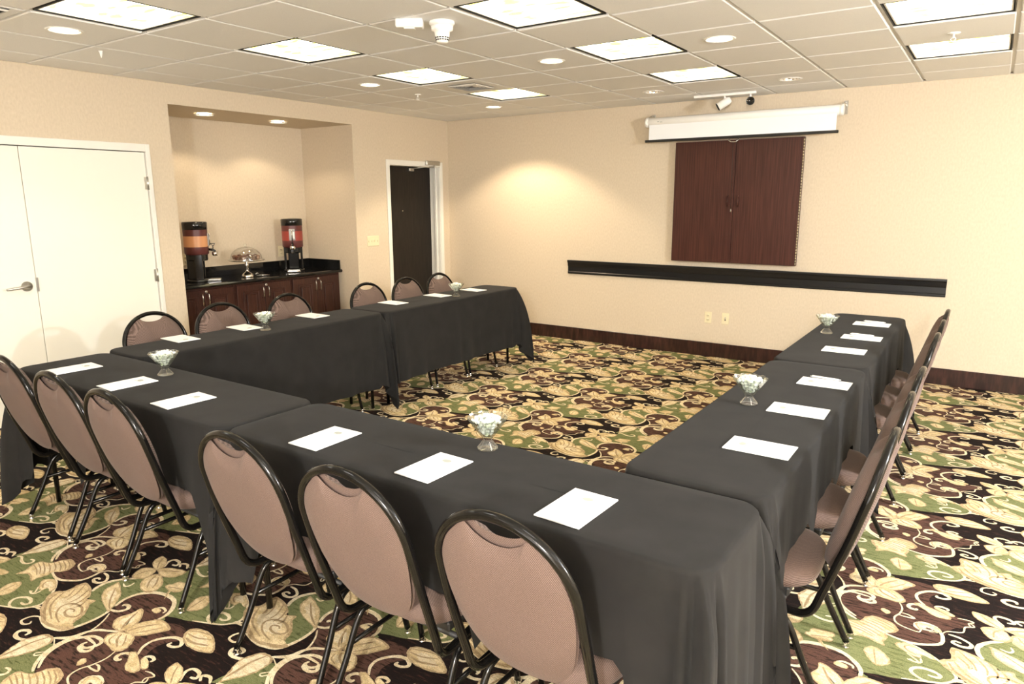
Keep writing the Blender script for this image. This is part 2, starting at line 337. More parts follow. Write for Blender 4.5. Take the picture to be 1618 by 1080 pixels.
 ('V', [(0.339, 0.061), (0.355, 0.102), (0.397, 0.155)], 6),
 ('V', [(0.37, 0.063), (0.401, 0.102), (0.432, 0.148)], 4),
 ('C', [(0.321, 0.043), (0.296, 0.016), (0.309, -0.019), (0.356, -0.031), (0.425, -0.033), (0.445, -0.005), (0.424, 0.035), (0.388, 0.061), (0.347, 0.054)], 0),
 ('V', [(0.339, 0.037), (0.359, 0.009), (0.408, -0.016)], 6),
 ('V', [(0.36, 0.044), (0.394, 0.02), (0.418, -0.004)], 4),
 ('V', [(0.324, 0.021), (0.334, -0.008), (0.367, -0.021)], 4),
 ('L', [(0.14, -0.124), (0.189, -0.084), (0.206, -0.04), (0.229, -0.004), (0.275, 0.021), (0.317, 0.042)], 11),
 ('L', [(0.29, -0.237), (0.243, -0.2), (0.214, -0.153), (0.209, -0.098), (0.228, -0.062), (0.261, -0.031), (0.308, -0.026), (0.329, -0.041), (0.324, -0.067), (0.305, -0.086), (0.275, -0.083), (0.279, -0.063)], 12),
 ('L', [(0.147, -0.122), (0.222, -0.164), (0.203, -0.21), (0.186, -0.205), (0.207, -0.18)], 5),
 ('C', [(0.56, 0.155), (0.529, 0.195), (0.554, 0.226), (0.62, 0.234), (0.681, 0.213), (0.72, 0.187), (0.734, 0.164), (0.687, 0.143), (0.619, 0.137)], 0),
 ('V', [(0.571, 0.163), (0.619, 0.16), (0.686, 0.182)], 7),
 ('V', [(0.548, 0.183), (0.606, 0.186), (0.661, 0.211)], 5),
 ('V', [(0.544, 0.199), (0.589, 0.217), (0.638, 0.226)], 4),
 ('L', [(0.514, 0.005), (0.485, 0.041), (0.48, 0.084), (0.511, 0.128), (0.546, 0.146), (0.577, 0.143), (0.597, 0.122), (0.577, 0.103), (0.551, 0.102), (0.552, 0.117)], 12),
 ('C', [(0.476, -0.004), (0.494, 0.01), (0.53, -0.001), (0.599, -0.029), (0.609, -0.051), (0.59, -0.064), (0.55, -0.062), (0.508, -0.027)], 0),
 ('L', [(0.504, -0.007), (0.471, -0.013), (0.458, -0.033), (0.465, -0.05), (0.486, -0.052), (0.489, -0.04)], 12),
 ('C', [(0.556, -0.006), (0.552, 0.014), (0.588, 0.006), (0.62, -0.015), (0.606, -0.03)], 0),
 ('L', [(0.562, -0.006), (0.552, 0.014), (0.57, 0.028), (0.595, 0.023), (0.593, 0.009)], 10),
 ('L', [(0.63, -0.029), (0.659, -0.022), (0.685, -0.027), (0.668, -0.049), (0.68, -0.07)], 5),
 ('H', [(0.105, -0.319), (0.092, -0.285), (0.072, -0.242), (0.058, -0.2), (0.071, -0.162), (0.093, -0.127), (0.134, -0.122), (0.167, -0.141), (0.171, -0.175), (0.168, -0.211), (0.148, -0.255), (0.118, -0.294)], 0),
 ('V', [(0.102, -0.289), (0.103, -0.238), (0.105, -0.186), (0.122, -0.133)], 7),
 ('L', [(0.087, -0.163), (0.068, -0.187), (0.029, -0.202), (-0.007, -0.196), (-0.018, -0.175), (0.005, -0.157), (0.027, -0.161), (0.029, -0.178)], 13)]

# ================================================================== THE ROOM
X1, Y0, TH = 9.4, -10.0, .12
AY0, AY1, AZ, AX = -3.727, -1.64, 2.46, -.84          # coffee alcove
D2A, D2B, D2Z = -1.091, -.18, 2.065                   # dark door opening
D1A, D1B, D1Z = -5.835, -3.965, 2.055                 # white double door opening
wl = MB()
def wx(y0, y1, z0, z1): wl.box(-TH, 0, y0, y1, z0, z1)
wx(Y0, D1A, 0, 2.9); wx(D1A, D1B, D1Z, 2.9); wx(D1B, AY0, 0, 2.9); wx(AY0, AY1, AZ, 2.9)
wx(AY1, D2A, 0, 2.9); wx(D2A, D2B, D2Z, 2.9); wx(D2B, .12, 0, 2.9)
wall_left = wl.build('wall_left', 'wall', kind='structure', smooth=False)
a = MB(); a.box(AX - .1, AX, AY0 - .1, AY1 + .1, 0, 2.9)
a.box(AX, -TH, AY0 - .1, AY0, 0, 2.9); a.box(AX, -TH, AY1, AY1 + .1, 0, 2.9); a.box(AX, -TH, AY0, AY1, AZ, 2.9)
a.build('wall_alcove', 'alcove', kind='structure', smooth=False)
MB().box(0, X1 + .1, 0, .12, 0, 2.9).build('wall_far', 'wall', kind='structure', smooth=False)
MB().box(X1, X1 + .12, Y0, 0, 0, 2.9).build('wall_right', 'wall', kind='structure', smooth=False)
MB().box(-.1, X1 + .1, Y0 - .12, Y0, 0, 2.9).build('wall_back', 'wall', kind='structure', smooth=False)

# ---------------------------------------------------------------- carpet
fl = MB(); fl.add([(-1.2, Y0, 0), (X1, Y0, 0), (X1, .1, 0), (-1.2, .1, 0)], [(0, 1, 2, 3)], True)
MATS = ['c_dark', 'c_brown', 'c_green', 'c_gold', 'c_cream', 'c_tan', 'c_line', 'c_cream']
KIND = {'B': (1, .0003), 'G': (2, .0006), 'L': (4, .0010), 'C': (3, .0014), 'T': (3, .0014), 'H': (4, .0014)}
def strip(P, w, z, mi, keep):
    P = spline(P, False, 4); n = len(P); vs = []
    for i, p in enumerate(P):
        a, b = P[max(i - 1, 0)], P[min(i + 1, n - 1)]
        tx, ty = b[0] - a[0], b[1] - a[1]; l = math.hypot(tx, ty) + 1e-9
        t = i / (n - 1); ww = w / 2 * (.45 + .55 * sin(pi * t) ** .5) * random.uniform(.9, 1.1)
        vs += [(p[0] - ty / l * ww, p[1] + tx / l * ww, z), (p[0] + ty / l * ww, p[1] - tx / l * ww, z)]
    keep.append((vs, [(2 * i, 2 * i + 1, 2 * i + 3, 2 * i + 2) for i in range(n - 1)], mi))
def poly(P, z, mi, keep, jit=.0018):
    P = [(x + random.uniform(-jit, jit), y + random.uniform(-jit, jit), z) for x, y in P]
    keep.append((P, [tuple(range(len(P)))], mi))
def inset(P, k):
    cx = sum(p[0] for p in P) / len(P); cy = sum(p[1] for p in P) / len(P)
    return [(cx + (x - cx) * k, cy + (y - cy) * k) for x, y in P]
cell = []
for kk in ('B', 'G', 'L', 'CTH', 'V'):
    for k, pts, wd in CARPET:
        if k not in kk: continue
        if k in 'BG': poly(spline(pts, True, 4), KIND[k][1] + .0001 * len(cell), KIND[k][0], cell)
        elif k == 'L': strip(pts, wd * .0013, .00105 + .000025 * (len(cell) % 10), 4, cell)
        elif k in 'CTH':
            P = spline(pts, True, 4); dz = .00003 * (len(cell) % 9); poly(P, .0014 + dz, 5, cell); poly(inset(P, .88), .0018 + dz, KIND[k][0] if k != 'T' else 3, cell, .003)
            if len(pts) > 8: poly(inset(P, .5), .0022 + dz, 4, cell, .005)
        else: strip(pts, wd * .0015, .0026, 6, cell)
ox, oy = 2.927, -6.093
for n in range(-9, 12):
    for q in range(-14, 14):
        dx, dy = ox + .8 * (n + q), oy + .4 * (n - q)
        if dx < -1.0 or dx > X1 + 1.0 or dy < Y0 - .8 or dy > 1.2: continue
        for vs, fs, mi in cell:
            if any(x + dx < 0 or x + dx > X1 or y + dy < Y0 or y + dy > 0 for x, y, z in (vs[0], vs[-1], vs[len(vs) // 2])) and \
               not any(0 < x + dx < X1 and Y0 < y + dy < 0 for x, y, z in vs): continue
            dz = ((n % 3) * 3 + q % 3) * .000012 if mi in (1, 2) else 0
            fl.cur = mi; fl.add([(x + dx, y + dy, z + dz) for x, y, z in vs], fs, True)
fl.cur = 0
me = bpy.data.meshes.new('floor'); me.from_pydata(fl.v, [], fl.f)
for x in MATS: me.materials.append(M[x])
me.polygons.foreach_set('material_index', fl.mi)
bm = bmesh.new(); bm.from_mesh(me)
for co, no in (((X1, 0, 0), (1, 0, 0)), ((0, Y0, 0), (0, -1, 0)), ((0, 0.0, 0), (0, 1, 0))):
    bmesh.ops.bisect_plane(bm, geom=bm.verts[:] + bm.edges[:] + bm.faces[:], plane_co=co, plane_no=no, clear_outer=True)
base_f = [f for f in bm.faces if f.material_index == 0]
patt = [f for f in bm.faces if f.material_index != 0]
gv = set(v for f in patt for v in f.verts)
bmesh.ops.bisect_plane(bm, geom=list(gv) + list(set(e for f in patt for e in f.edges)) + patt, plane_co=(0, 0, 0), plane_no=(-1, 0, 0), clear_outer=True)
for f in bm.faces:
    if f.normal.z < 0: f.normal_flip()
bm.to_mesh(me); bm.free()
floor = bpy.data.objects.new('floor', me); COL.objects.link(floor); floor['kind'] = 'structure'
FZ = .0027

# ---------------------------------------------------------------- baseboards
def baseboard(name, x0, x1, y0, y1):
    b = MB(); b.box(x0, x1, y0, y1, 0, .152, .004); return b.build(name, 'basewood', kind='structure', smooth=False)
baseboard('baseboard_far', 0, X1, -.016, 0)
baseboard('baseboard_left', 0, .016, -1.14 - .5, -1.145)
baseboard('baseboard_right', X1 - .016, X1, Y0, -.016)
bb = MB(); bb.box(0, .016, D1B + .035, AY0, 0, .152, .004); bb.build('trim_1', 'basewood', kind='structure')

# ---------------------------------------------------------------- ceiling
ceiling = MB().box(-1.0, X1 + .1, Y0 - .1, .12, 2.86, 2.95).build('ceiling', 'slab', kind='structure', smooth=False)
G = .6096; GX, GY = 1.0145, -4.7848
xs = [0] + [GX + i * G for i in range(-1, 14) if 0 < GX + i * G < X1] + [X1]
ys = [Y0] + [GY + j * G for j in range(-9, 9) if Y0 < GY + j * G < 0] + [0]
PANELS = [(1, -1), (1, 1), (1, 3), (1, 5), (4, 1), (4, 3), (4, 5), (7, 3), (7, 5)]
PANELSET = {(GX + i * G, GY + j * G) for i, j in PANELS}
def isin(x0, y0, S_): return any(abs(x0 - a) < .01 and abs(y0 - b) < .01 for a, b in S_)
DOWN = [(1.319, -5.09), (1.319, -2.651), (3.148, -2.651), (4.367, -2.651), (1.319, -.822)]
DOWNOFF = [(3.148, -.822), (4.367, -.822)]
tb, tt = H - .006, H + .012
def tile_mesh(wx_, wy_, hole=0):
    b = MB(); g = .0095; x0, x1, y0, y1 = g, wx_ - g, g, wy_ - g; e = .006
    if not hole:
        b.add([(x0 + e, y0 + e, tb), (x1 - e, y0 + e, tb), (x1 - e, y1 - e, tb), (x0 + e, y1 - e, tb), (x0, y0, tb + e * .7), (x1, y0, tb + e * .7), (x1, y1, tb + e * .7), (x0, y1, tb + e * .7),
               (x0, y0, tt), (x1, y0, tt), (x1, y1, tt), (x0, y1, tt)],
              [(0, 1, 2, 3), (0, 4, 5, 1), (1, 5, 6, 2), (2, 6, 7, 3), (3, 7, 4, 0), (4, 8, 9, 5), (5, 9, 10, 6), (6, 10, 11, 7), (7, 11, 8, 4), (8, 9, 10, 11)], True)
        return b
    n = 32; cx, cy = wx_ / 2, wy_ / 2; rings = []
    def sq(h, z): 
        out = []
        for k in range(n):
            q = 2 * pi * k / n + pi / 4; c, s_ = cos(q), sin(q); r = h / max(abs(c), abs(s_)); out.append((cx + c * r, cy + s_ * r, z))
        return out
    hw = wx_ / 2 - g
    for R in (sq(hw, tt), sq(hw, tb + e * .7), sq(hw - e, tb), [(cx + hole * cos(2 * pi * k / n + pi / 4), cy + hole * sin(2 * pi * k / n + pi / 4), tb) for k in range(n)],
              [(cx + hole * cos(2 * pi * k / n + pi / 4), cy + hole * sin(2 * pi * k / n + pi / 4), tt) for k in range(n)]): rings += R
    fs = [(i * n + k, i * n + (k + 1) % n, (i + 1) * n + (k + 1) % n, (i + 1) * n + k) for i in range(4) for k in range(n)]
    return b.add(rings, fs, True)
cache = {}
for i in range(len(xs) - 1):
    for j in range(len(ys) - 1):
        x0, x1, y0, y1 = xs[i], xs[i + 1], ys[j], ys[j + 1]
        if isin(x0, y0, PANELSET): continue
        cx, cy = (x0 + x1) / 2, (y0 + y1) / 2
        hole = .082 if isin(cx, cy, DOWN + DOWNOFF) else 0
        key = (round(x1 - x0, 3), round(y1 - y0, 3), hole)
        if key not in cache:
            o = tile_mesh(x1 - x0, y1 - y0, hole).build('ceiling_tile', 'tile', ceiling, smooth=False, loc=(x0, y0, 0)); cache[key] = o.data
        else:
            o = bpy.data.objects.new('ceiling_tile', cache[key]); COL.objects.link(o); o.parent = ceiling; o.location = (x0, y0, 0)
for x in xs[1:-1]:
    MB().box(x - .012, x + .012, Y0, 0, H + .0125, H + .02).box(x - .003, x + .003, Y0, 0, H + .02, H + .05).build('grid_runner', 'grid', ceiling, smooth=False)
for y in ys[1:-1]:
    MB().box(0, X1, y - .012, y + .012, H + .0128, H + .0195).build('grid_runner', 'grid', ceiling, smooth=False)
b = MB(); b.box(0, .022, Y0, 0, H - .002, H + .001); b.box(0, X1, -.022, 0, H - .002, H + .001); b.box(X1 - .022, X1, Y0, 0, H - .002, H + .001)
b.build('wall_angle', 'grid', ceiling, smooth=False)
# light panels
PL = {(1, -1): 'nearest the double door, cut by the photo top', (1, 1): 'second from the double door, before the alcove', (1, 3): 'beside the air vent on its near side',
      (1, 5): 'just past the air vent towards the far corner', (4, 1): 'large in the middle, nearest the smoke detector', (4, 3): 'middle of its three, in line with the screen',
      (4, 5): 'closest to the spotlights over the screen', (7, 3): 'on the right beside the sprinkler, nearer the camera', (7, 5): 'on the right beyond the sprinkler, nearer the far wall'}
for (i, j) in PANELS:
    x0, y0 = GX + i * G, GY + j * G
    t = thing('ceiling_light', 'square lit ceiling panel ' + PL[i, j], 'light', (x0, y0, H), 0, 'lit ceiling panels')
    f = MB(); q = G - .013; p = .013
    for (a0, a1, b0, b1) in ((p, q, p, p + .006), (p, q, q - .006, q), (p, p + .006, p, q), (q - .006, q, p, q)): f.box(a0, a1, b0, b1, -.001, .06)
    f.build('housing', 'blackmatte', t, smooth=False)
    f = MB(); p2, q2 = .026, G - .026
    for (a0, a1, b0, b1) in ((p2, q2, p2, p2 + .008), (p2, q2, q2 - .008, q2), (p2, p2 + .008, p2, q2), (q2 - .008, q2, p2, q2)): f.box(a0, a1, b0, b1, .004, .02)
    f.build('frame', 'grid', t, smooth=False)
    MB().add([(p2, p2, .016), (q2, p2, .016), (q2, q2, .016), (p2, q2, .016)], [(0, 3, 2, 1)], True).build('diffuser', 'panel', t)
# downlights
DL = ['by the double door, left of all', 'between the vent and the coffee alcove', 'in the middle of the ceiling', 'on the right, nearest the projection screen side', 'in the far left corner, lighting the wall']
def downlight(x, y, z, label, on=True, energy=26, name='recessed_downlight', r=.082):
    t = thing(name, label, 'light', (x, y, z), 0, 'round recessed downlights')
    MB().lathe([(r - .004, .002), (r, -.004), (r + .012, -.005), (r + .016, 0), (r + .016, .001)], 32).build('trim_ring', 'whiteplastic', t)
    MB().lathe([(r - .002, .001), (r - .01, .05), (r - .03, .10), (.0, .115)], 32).build('reflector', 'chrome', t)
    if on:
        MB().lathe([(r - .008, .012), (r - .025, .004), (r - .05, -.002), (.0, -.004)], 32).build('lens', 'bulb', t)
        l = lamp('SPOT', (x, y, z - .02), energy, (1, .80, .56), spot_size=radians(122), spot_blend=.35, shadow_soft_size=.05)
    else:
        b = MB(); b.lathe([(.0, -.002), (.025, .005), (.035, .03), (.03, .07), (.0, .09)], 20); b.build('bulb', 'chrome', t)
    return t
for (x, y), l in zip(DOWN, DL): downlight(x, y, tb, 'glowing round downlight ' + l, energy=120 if y > -1 else 30)
downlight(*DOWNOFF[0], tb, 'unlit chrome downlight left of the spotlight track', False)
downlight(*DOWNOFF[1], tb, 'unlit chrome downlight right of the spotlight track', False)
for y, l in ((-3.16, 'left one over the coffee counter'), (-2.327, 'right one over the coffee counter')):
    t = downlight(-.36, y, AZ - .013, 'small glowing alcove downlight, ' + l, energy=16, r=.072)
    for c in t.children:
        if c.name.startswith('reflector'): bpy.data.objects.remove(c)
# vents
def vent(x, y, s, label):
    t = thing('air_vent', label, 'vent', (x, y, tb), 0)
    n = 5
    for k in range(n):
        h = s * (1 - k / n * .86); z0 = -.006 + k * .0015
        b = MB(); w_ = s * .055
        for sx, sy in ((1, 0), (-1, 0), (0, 1), (0, -1)):
            if sx: vs = [(sx * h, -h, z0), (sx * h, h, z0), (sx * (h - w_), h - w_, z0 - .008), (sx * (h - w_), -h + w_, z0 - .008)]
            else: vs = [(-h, sy * h, z0), (h, sy * h, z0), (h - w_, sy * (h - w_), z0 - .008), (-h + w_, sy * (h - w_), z0 - .008)]
            b.add(vs, [(0, 1, 2, 3)], True)
        b.build('louver', 'grid', t, smooth=False)
    MB().add([(-s, -s, -.0035), (s, -s, -.0035), (s, s, -.0035), (-s, s, -.0035)], [(0, 1, 2, 3)], True).build('duct_opening', 'blackmatte', t)
vent(1.98, -2.08, .145, 'square louvred air vent between two lit panels')
vent(1.40, -5.66, .19, 'square louvred air vent at the top left corner of the photo')
# smoke detector and its sensor box
t = thing('smoke_detector', 'round white smoke detector on a ceiling plate', 'detector', (3.235, -3.98, tb))
MB().lathe([(0, 0), (.07, 0), (.072, -.012), (.062, -.022), (0, -.022)], 32).build('mounting_plate', 'whiteplastic', t)
b = MB(); b.lathe([(0, -.022), (.062, -.024), (.060, -.045), (.044, -.052), (.041, -.075), (.033, -.105), (.026, -.112), (0, -.113)], 32); b.build('body', 'whiteplastic', t)
for k in range(16):
    q = 2 * pi * k / 16; R = Matrix.Rotation(q, 3, 'Z')
    for z in (-.086, -.097):
        rr = .0418 - (.105 - .075 - (.105 + z)) * .27
        vs = [R @ Vector((rr + .0008, dy, z + dz)) for dy, dz in ((-.0055, -.0035), (.0055, -.0035), (.0055, .0035), (-.0055, .0035))]
        MB().add(vs, [(0, 1, 2, 3)], True).build('vent_slot', 'blackmatte', t)
t = thing('alarm_sounder_box', 'small white rectangular sensor box beside the smoke detector', 'sensor', (3.12, -4.12, tb), radians(35))
MB().box(-.075, .075, -.035, .035, -.045, 0, .006).build('body', 'whiteplastic', t, smooth=False)
MB().box(-.03, .03, -.02, .02, -.05, -.045, .002).build('lens_cover', 'whiteplastic', t, smooth=False)
# sprinklers
def sprinkler(x, y, label, s=1.):
    t = thing('fire_sprinkler', label, 'sprinkler', (x, y, tb))
    MB().lathe([(0, 0), (.03 * s, 0), (.028 * s, -.006), (.012, -.008), (0, -.008)], 20).build('escutcheon', 'whiteplastic', t)
    b = MB(); b.tube([(0, 0, -.008), (0, 0, -.025 * s)], .007, 8); b.tube([(-.004, 0, -.022), (-.014, 0, -.035), (-.004, 0, -.05)], .0025, 6); b.tube([(.004, 0, -.022), (.014, 0, -.035), (.004, 0, -.05)], .0025, 6)
    b.build('frame', 'whiteplastic', t)
    MB().lathe([(0, -.05), (.018, -.051), (.018, -.053), (0, -.054)], 12).build('deflector', 'whiteplastic', t)
sprinkler(1.277, -1.989, 'small ceiling sprinkler beside the air vent')
sprinkler(5.579, -1.99, 'white ceiling sprinkler between the two right light panels', 1.2)
t = thing('ceiling_hook', 'tiny white cone shaped ceiling fitting near the double door', 'fitting', (.897, -4.683, tb))
MB().lathe([(0, 0), (.014, 0), (.009, -.02), (.003, -.042), (0, -.044)], 12).build('cone', 'whiteplastic', t)

# ---------------------------------------------------------------- white double door (door_1)
d1 = bpy.data.objects.new('door_1', None); COL.objects.link(d1); d1['kind'] = 'structure'
b = MB(); fw = .036
b.box(-.10, .016, D1B - .001, D1B + fw, 0, D1Z + fw + .026, .003); b.box(-.10, .016, D1A - fw, D1A, 0, D1Z + fw + .026, .003); b.box(-.10, .0155, D1A, D1B, D1Z, D1Z + fw + .026, .003)
b.build('door_frame', 'white', d1, smooth=False)
SPL = -4.897
for y0, y1 in ((D1A + .003, SPL - .002), (SPL + .002, D1B - .005)):
    MB().box(-.05, -.006, y0, y1, .012, D1Z - .005, .002).build('door_leaf', 'doorpaint', d1, smooth=False)
MB().box(-.09, -.055, D1A, D1B, 0, D1Z).build('door_stop', 'blackmatte', d1, smooth=False)
for z in (1.80, 1.03, .27):
    h = MB(); h.tube([(.006, D1B - .004, z - .055), (.006, D1B - .004, z + .055)], .008, 8); h.box(-.006, .002, D1B - .028, D1B + .008, z - .05, z + .05); h.build('hinge', 'nickel', d1)
MB().box(-.006, .004, SPL - .006, SPL + .010, .99, 1.095).build('strike_plate', 'nickel', d1, smooth=False)
ry = Matrix.Rotation(pi / 2, 3, 'Y')
hd = MB(); hd.lathe([(0, 0), (.038, 0), (.036, .010), (.016, .014), (.013, .045), (0, .046)], 28, (-.006, -4.965, 1.035), rot=ry)
hd.tube([(.045, -4.965, 1.035), (.047, -5.0, 1.036), (.045, -5.06, 1.030), (.043, -5.115, 1.026)], .010, 10, radii=[.013, .011, .010, .009]); hd.build('lever_handle', 'nickel', d1)

# ---------------------------------------------------------------- dark door in white frame (door_2)
d2 = bpy.data.objects.new('door_2', None); COL.objects.link(d2); d2['kind'] = 'structure'
b = MB(); DX = -.15; cw = .05
b.box(0, .014, D2A - cw, D2A + .004, 0, D2Z + cw, .003); b.box(0, .014, D2B - .004, D2B + cw, 0, D2Z + cw, .003); b.box(0, .0135, D2A, D2B, D2Z - .004, D2Z + cw, .003)
b.build('door_casing', 'white', d2, smooth=False)
b = MB(); b.box(DX - .02, 0, D2A, D2A + .012, 0, D2Z); b.box(DX - .02, 0, D2B - .012, D2B, 0, D2Z); b.box(DX - .02, 0, D2A, D2B, D2Z - .012, D2Z)
b.box(-.075, -.045, D2B - .028, D2B - .012, 0, D2Z - .012, .002); b.build('door_jamb', 'white', d2, smooth=False)
MB().box(DX - .045, DX, D2A + .013, D2B - .013, .006, D2Z - .014, .002).build('door_leaf', 'darkdoor', d2, smooth=False)
MB().lathe([(0, 0), (.008, 0), (.007, .003), (0, .004)], 12, (DX, -.72, 1.52), rot=ry).build('peephole', 'brass', d2)
hk = MB(); hk.lathe([(0, 0), (.03, 0), (.028, .008), (0, .012)], 20, (DX, D2A + .055, .985), rot=ry); hk.tube([(DX + .01, D2A + .055, .985), (DX + .035, D2A + .055, .985), (DX + .035, D2A + .13, .985)], .007, 8); hk.build('door_handle', 'nickel', d2)
c = MB(); c.box(.014, .05, -.47, -.215, 2.072, 2.125, .006); c.build('closer_body', 'nickel', d2, smooth=False)
c = MB(); c.tube([(.03, -.31, 2.072), (.03, -.31, 2.06)], .010, 8); c.tube([(.03, -.31, 2.060), (-.04, -.45, 2.048), (DX + .02, -.55, 2.03)], .006, 6); c.box(DX, DX + .03, -.60, -.52, 2.0, 2.035, .003); c.build('closer_arm', 'nickel', d2)
# switch plate
t = thing('light_switch_plate', 'ivory four gang switch plate on the wall beside the dark door', 'switch', (0, -1.395, 1.19))
MB().box(0, .006, -.095, .095, -.058, .058, .003).build('plate', 'ivory', t, smooth=False)
for k in range(4):
    MB().box(.006, .013, -.072 + k * .046 - .005, -.072 + k * .046 + .005, -.012, .010, .002).build('toggle', 'ivory', t, smooth=False)

# ================================================================== COFFEE ALCOVE
CZ, CX = .872, -.262
t = thing('granite_worktop', 'polished black granite worktop with backsplash in the alcove', 'worktop', (0, 0, 0))
b = MB(); n0 = [(CX - .02, CZ), (CX - .006, CZ - .004), (CX, CZ - .018), (CX - .006, CZ - .032), (CX - .02, CZ - .036), (AX + .002, CZ - .036), (AX + .002, CZ)]
b.add([(x, y, z) for y in (AY0 + .002, AY1 - .002) for x, z in n0], [tuple(range(7)), tuple(range(13, 6, -1))] + [(k, (k + 1) % 7, 7 + (k + 1) % 7, 7 + k) for k in range(7)]); b.build('slab', 'granite', t, smooth=False)
MB().box(AX + .001, AX + .022, AY0 + .003, AY1 - .003, CZ, CZ + .105, .003).build('backsplash', 'granite', t, smooth=False)
MB().box(AX + .022, CX - .03, AY1 - .022, AY1 - .003, CZ, CZ + .105, .003).build('backsplash', 'granite', t, smooth=False)
ub = [(-3.705, -3.028), (-3.028, -2.340), (-2.340, -1.652)]
ulab = ['cherry base cabinet at the left end below the coffee urn', 'cherry base cabinet in the middle below the cake stand', 'cherry base cabinet at the right end of the counter']
FX = -.30
for (y0, y1), l in zip(ub, ulab):
    t = thing('base_cabinet', l, 'cabinet', (FX, (y0 + y1) / 2, 0), 0, 'cherry base cabinets')
    hw = (y1 - y0) / 2 - .001
    b = MB(); b.box(AX + .03 - FX, -.02, -hw, hw, .10, CZ - .037); b.box(AX + .03 - FX, -.08, -hw, hw, FZ, .10); b.build('body', 'cherry', t, smooth=False)
    for s in (-1, 1):
        a0, a1 = (-hw + .02, -.003) if s < 0 else (.003, hw - .02)
        z0, z1 = .13, CZ - .055
        d = MB(); d.box(-.02, 0, a0, a1, z0, z1, .003)
        fw_ = .065; u0, u1, v0, v1 = a0 + fw_, a1 - fw_, z0 + fw_, z1 - fw_
        for (p0, p1, r0, r1) in ((u0, u1, v0, v0 + .014), (u0, u1, v1 - .014, v1), (u0, u0 + .014, v0, v1), (u1 - .014, u1, v0, v1)): d.box(0, .008, p0, p1, r0, r1, .003)
        d.box(0, .010, u0 + .035, u1 - .035, v0 + .035, v1 - .035, .008)
        do = d.build('door', 'cherry', t, smooth=False)
        hy = s * .033
        h = MB(); h.tube([(0, hy, .665), (.028, hy, .668), (.032, hy, .70), (.032, hy, .745), (.028, hy, .772), (0, hy, .775)], .0055, 8); h.build('handle', 'chrome', do)
    MB().lathe([(0, 0), (.014, 0), (.014, .006), (.010, .009), (0, .009)], 16, (0, .022, .795), rot=ry).build('lock', 'nickel', t)
# outlets
def outlet(name, label, loc, n, style='duplex'):
    """n: 'x' plate on left-hand walls, 'y' plate on the far wall"""
    t = thing(name, label, 'outlet', loc, 0 if n == 'x' else -pi / 2)
    MB().box(0, .006, -.038, .038, -.06, .06, .003).build('plate', 'ivory', t, smooth=False)
    if style == 'duplex':
        for z in (-.022, .022):
            MB().lathe([(0, 0), (.015, 0), (.014, .003), (0, .003)], 16, (.006, 0, z), rot=ry).build('socket', 'ivory', t)
            s_ = MB(); s_.box(.009, .0095, -.008, -.005, z - .004, z + .006); s_.box(.009, .0095, .005, .008, z - .004, z + .006); s_.build('slot', 'blackmatte', t, smooth=False)
    else:
        MB().box(.006, .009, -.014, .014, -.034, .034, .002).build('jack_insert', 'ivory', t, smooth=False)
        MB().lathe([(0, 0), (.007, 0), (.006, .008), (0, .008)], 12, (.009, 0, .008), rot=ry).build('jack', 'nickel', t)
        MB().box(.009, .0095, -.007, .007, -.02, -.008).build('slot', 'blackmatte', t, smooth=False)
outlet('wall_outlet', 'ivory outlet on the alcove wall behind the left urn', (AX, -3.20, 1.07), 'x')
outlet('wall_outlet', 'ivory outlet on the alcove wall behind the right urn', (AX, -2.035, 1.08), 'x')
outlet('wall_outlet', 'left ivory plate low on the far wall, with two sockets', (3.506, 0, .42), 'y')
outlet('data_outlet', 'right ivory plate low on the far wall, with a round jack', (3.69, 0, .423), 'y', 'data')
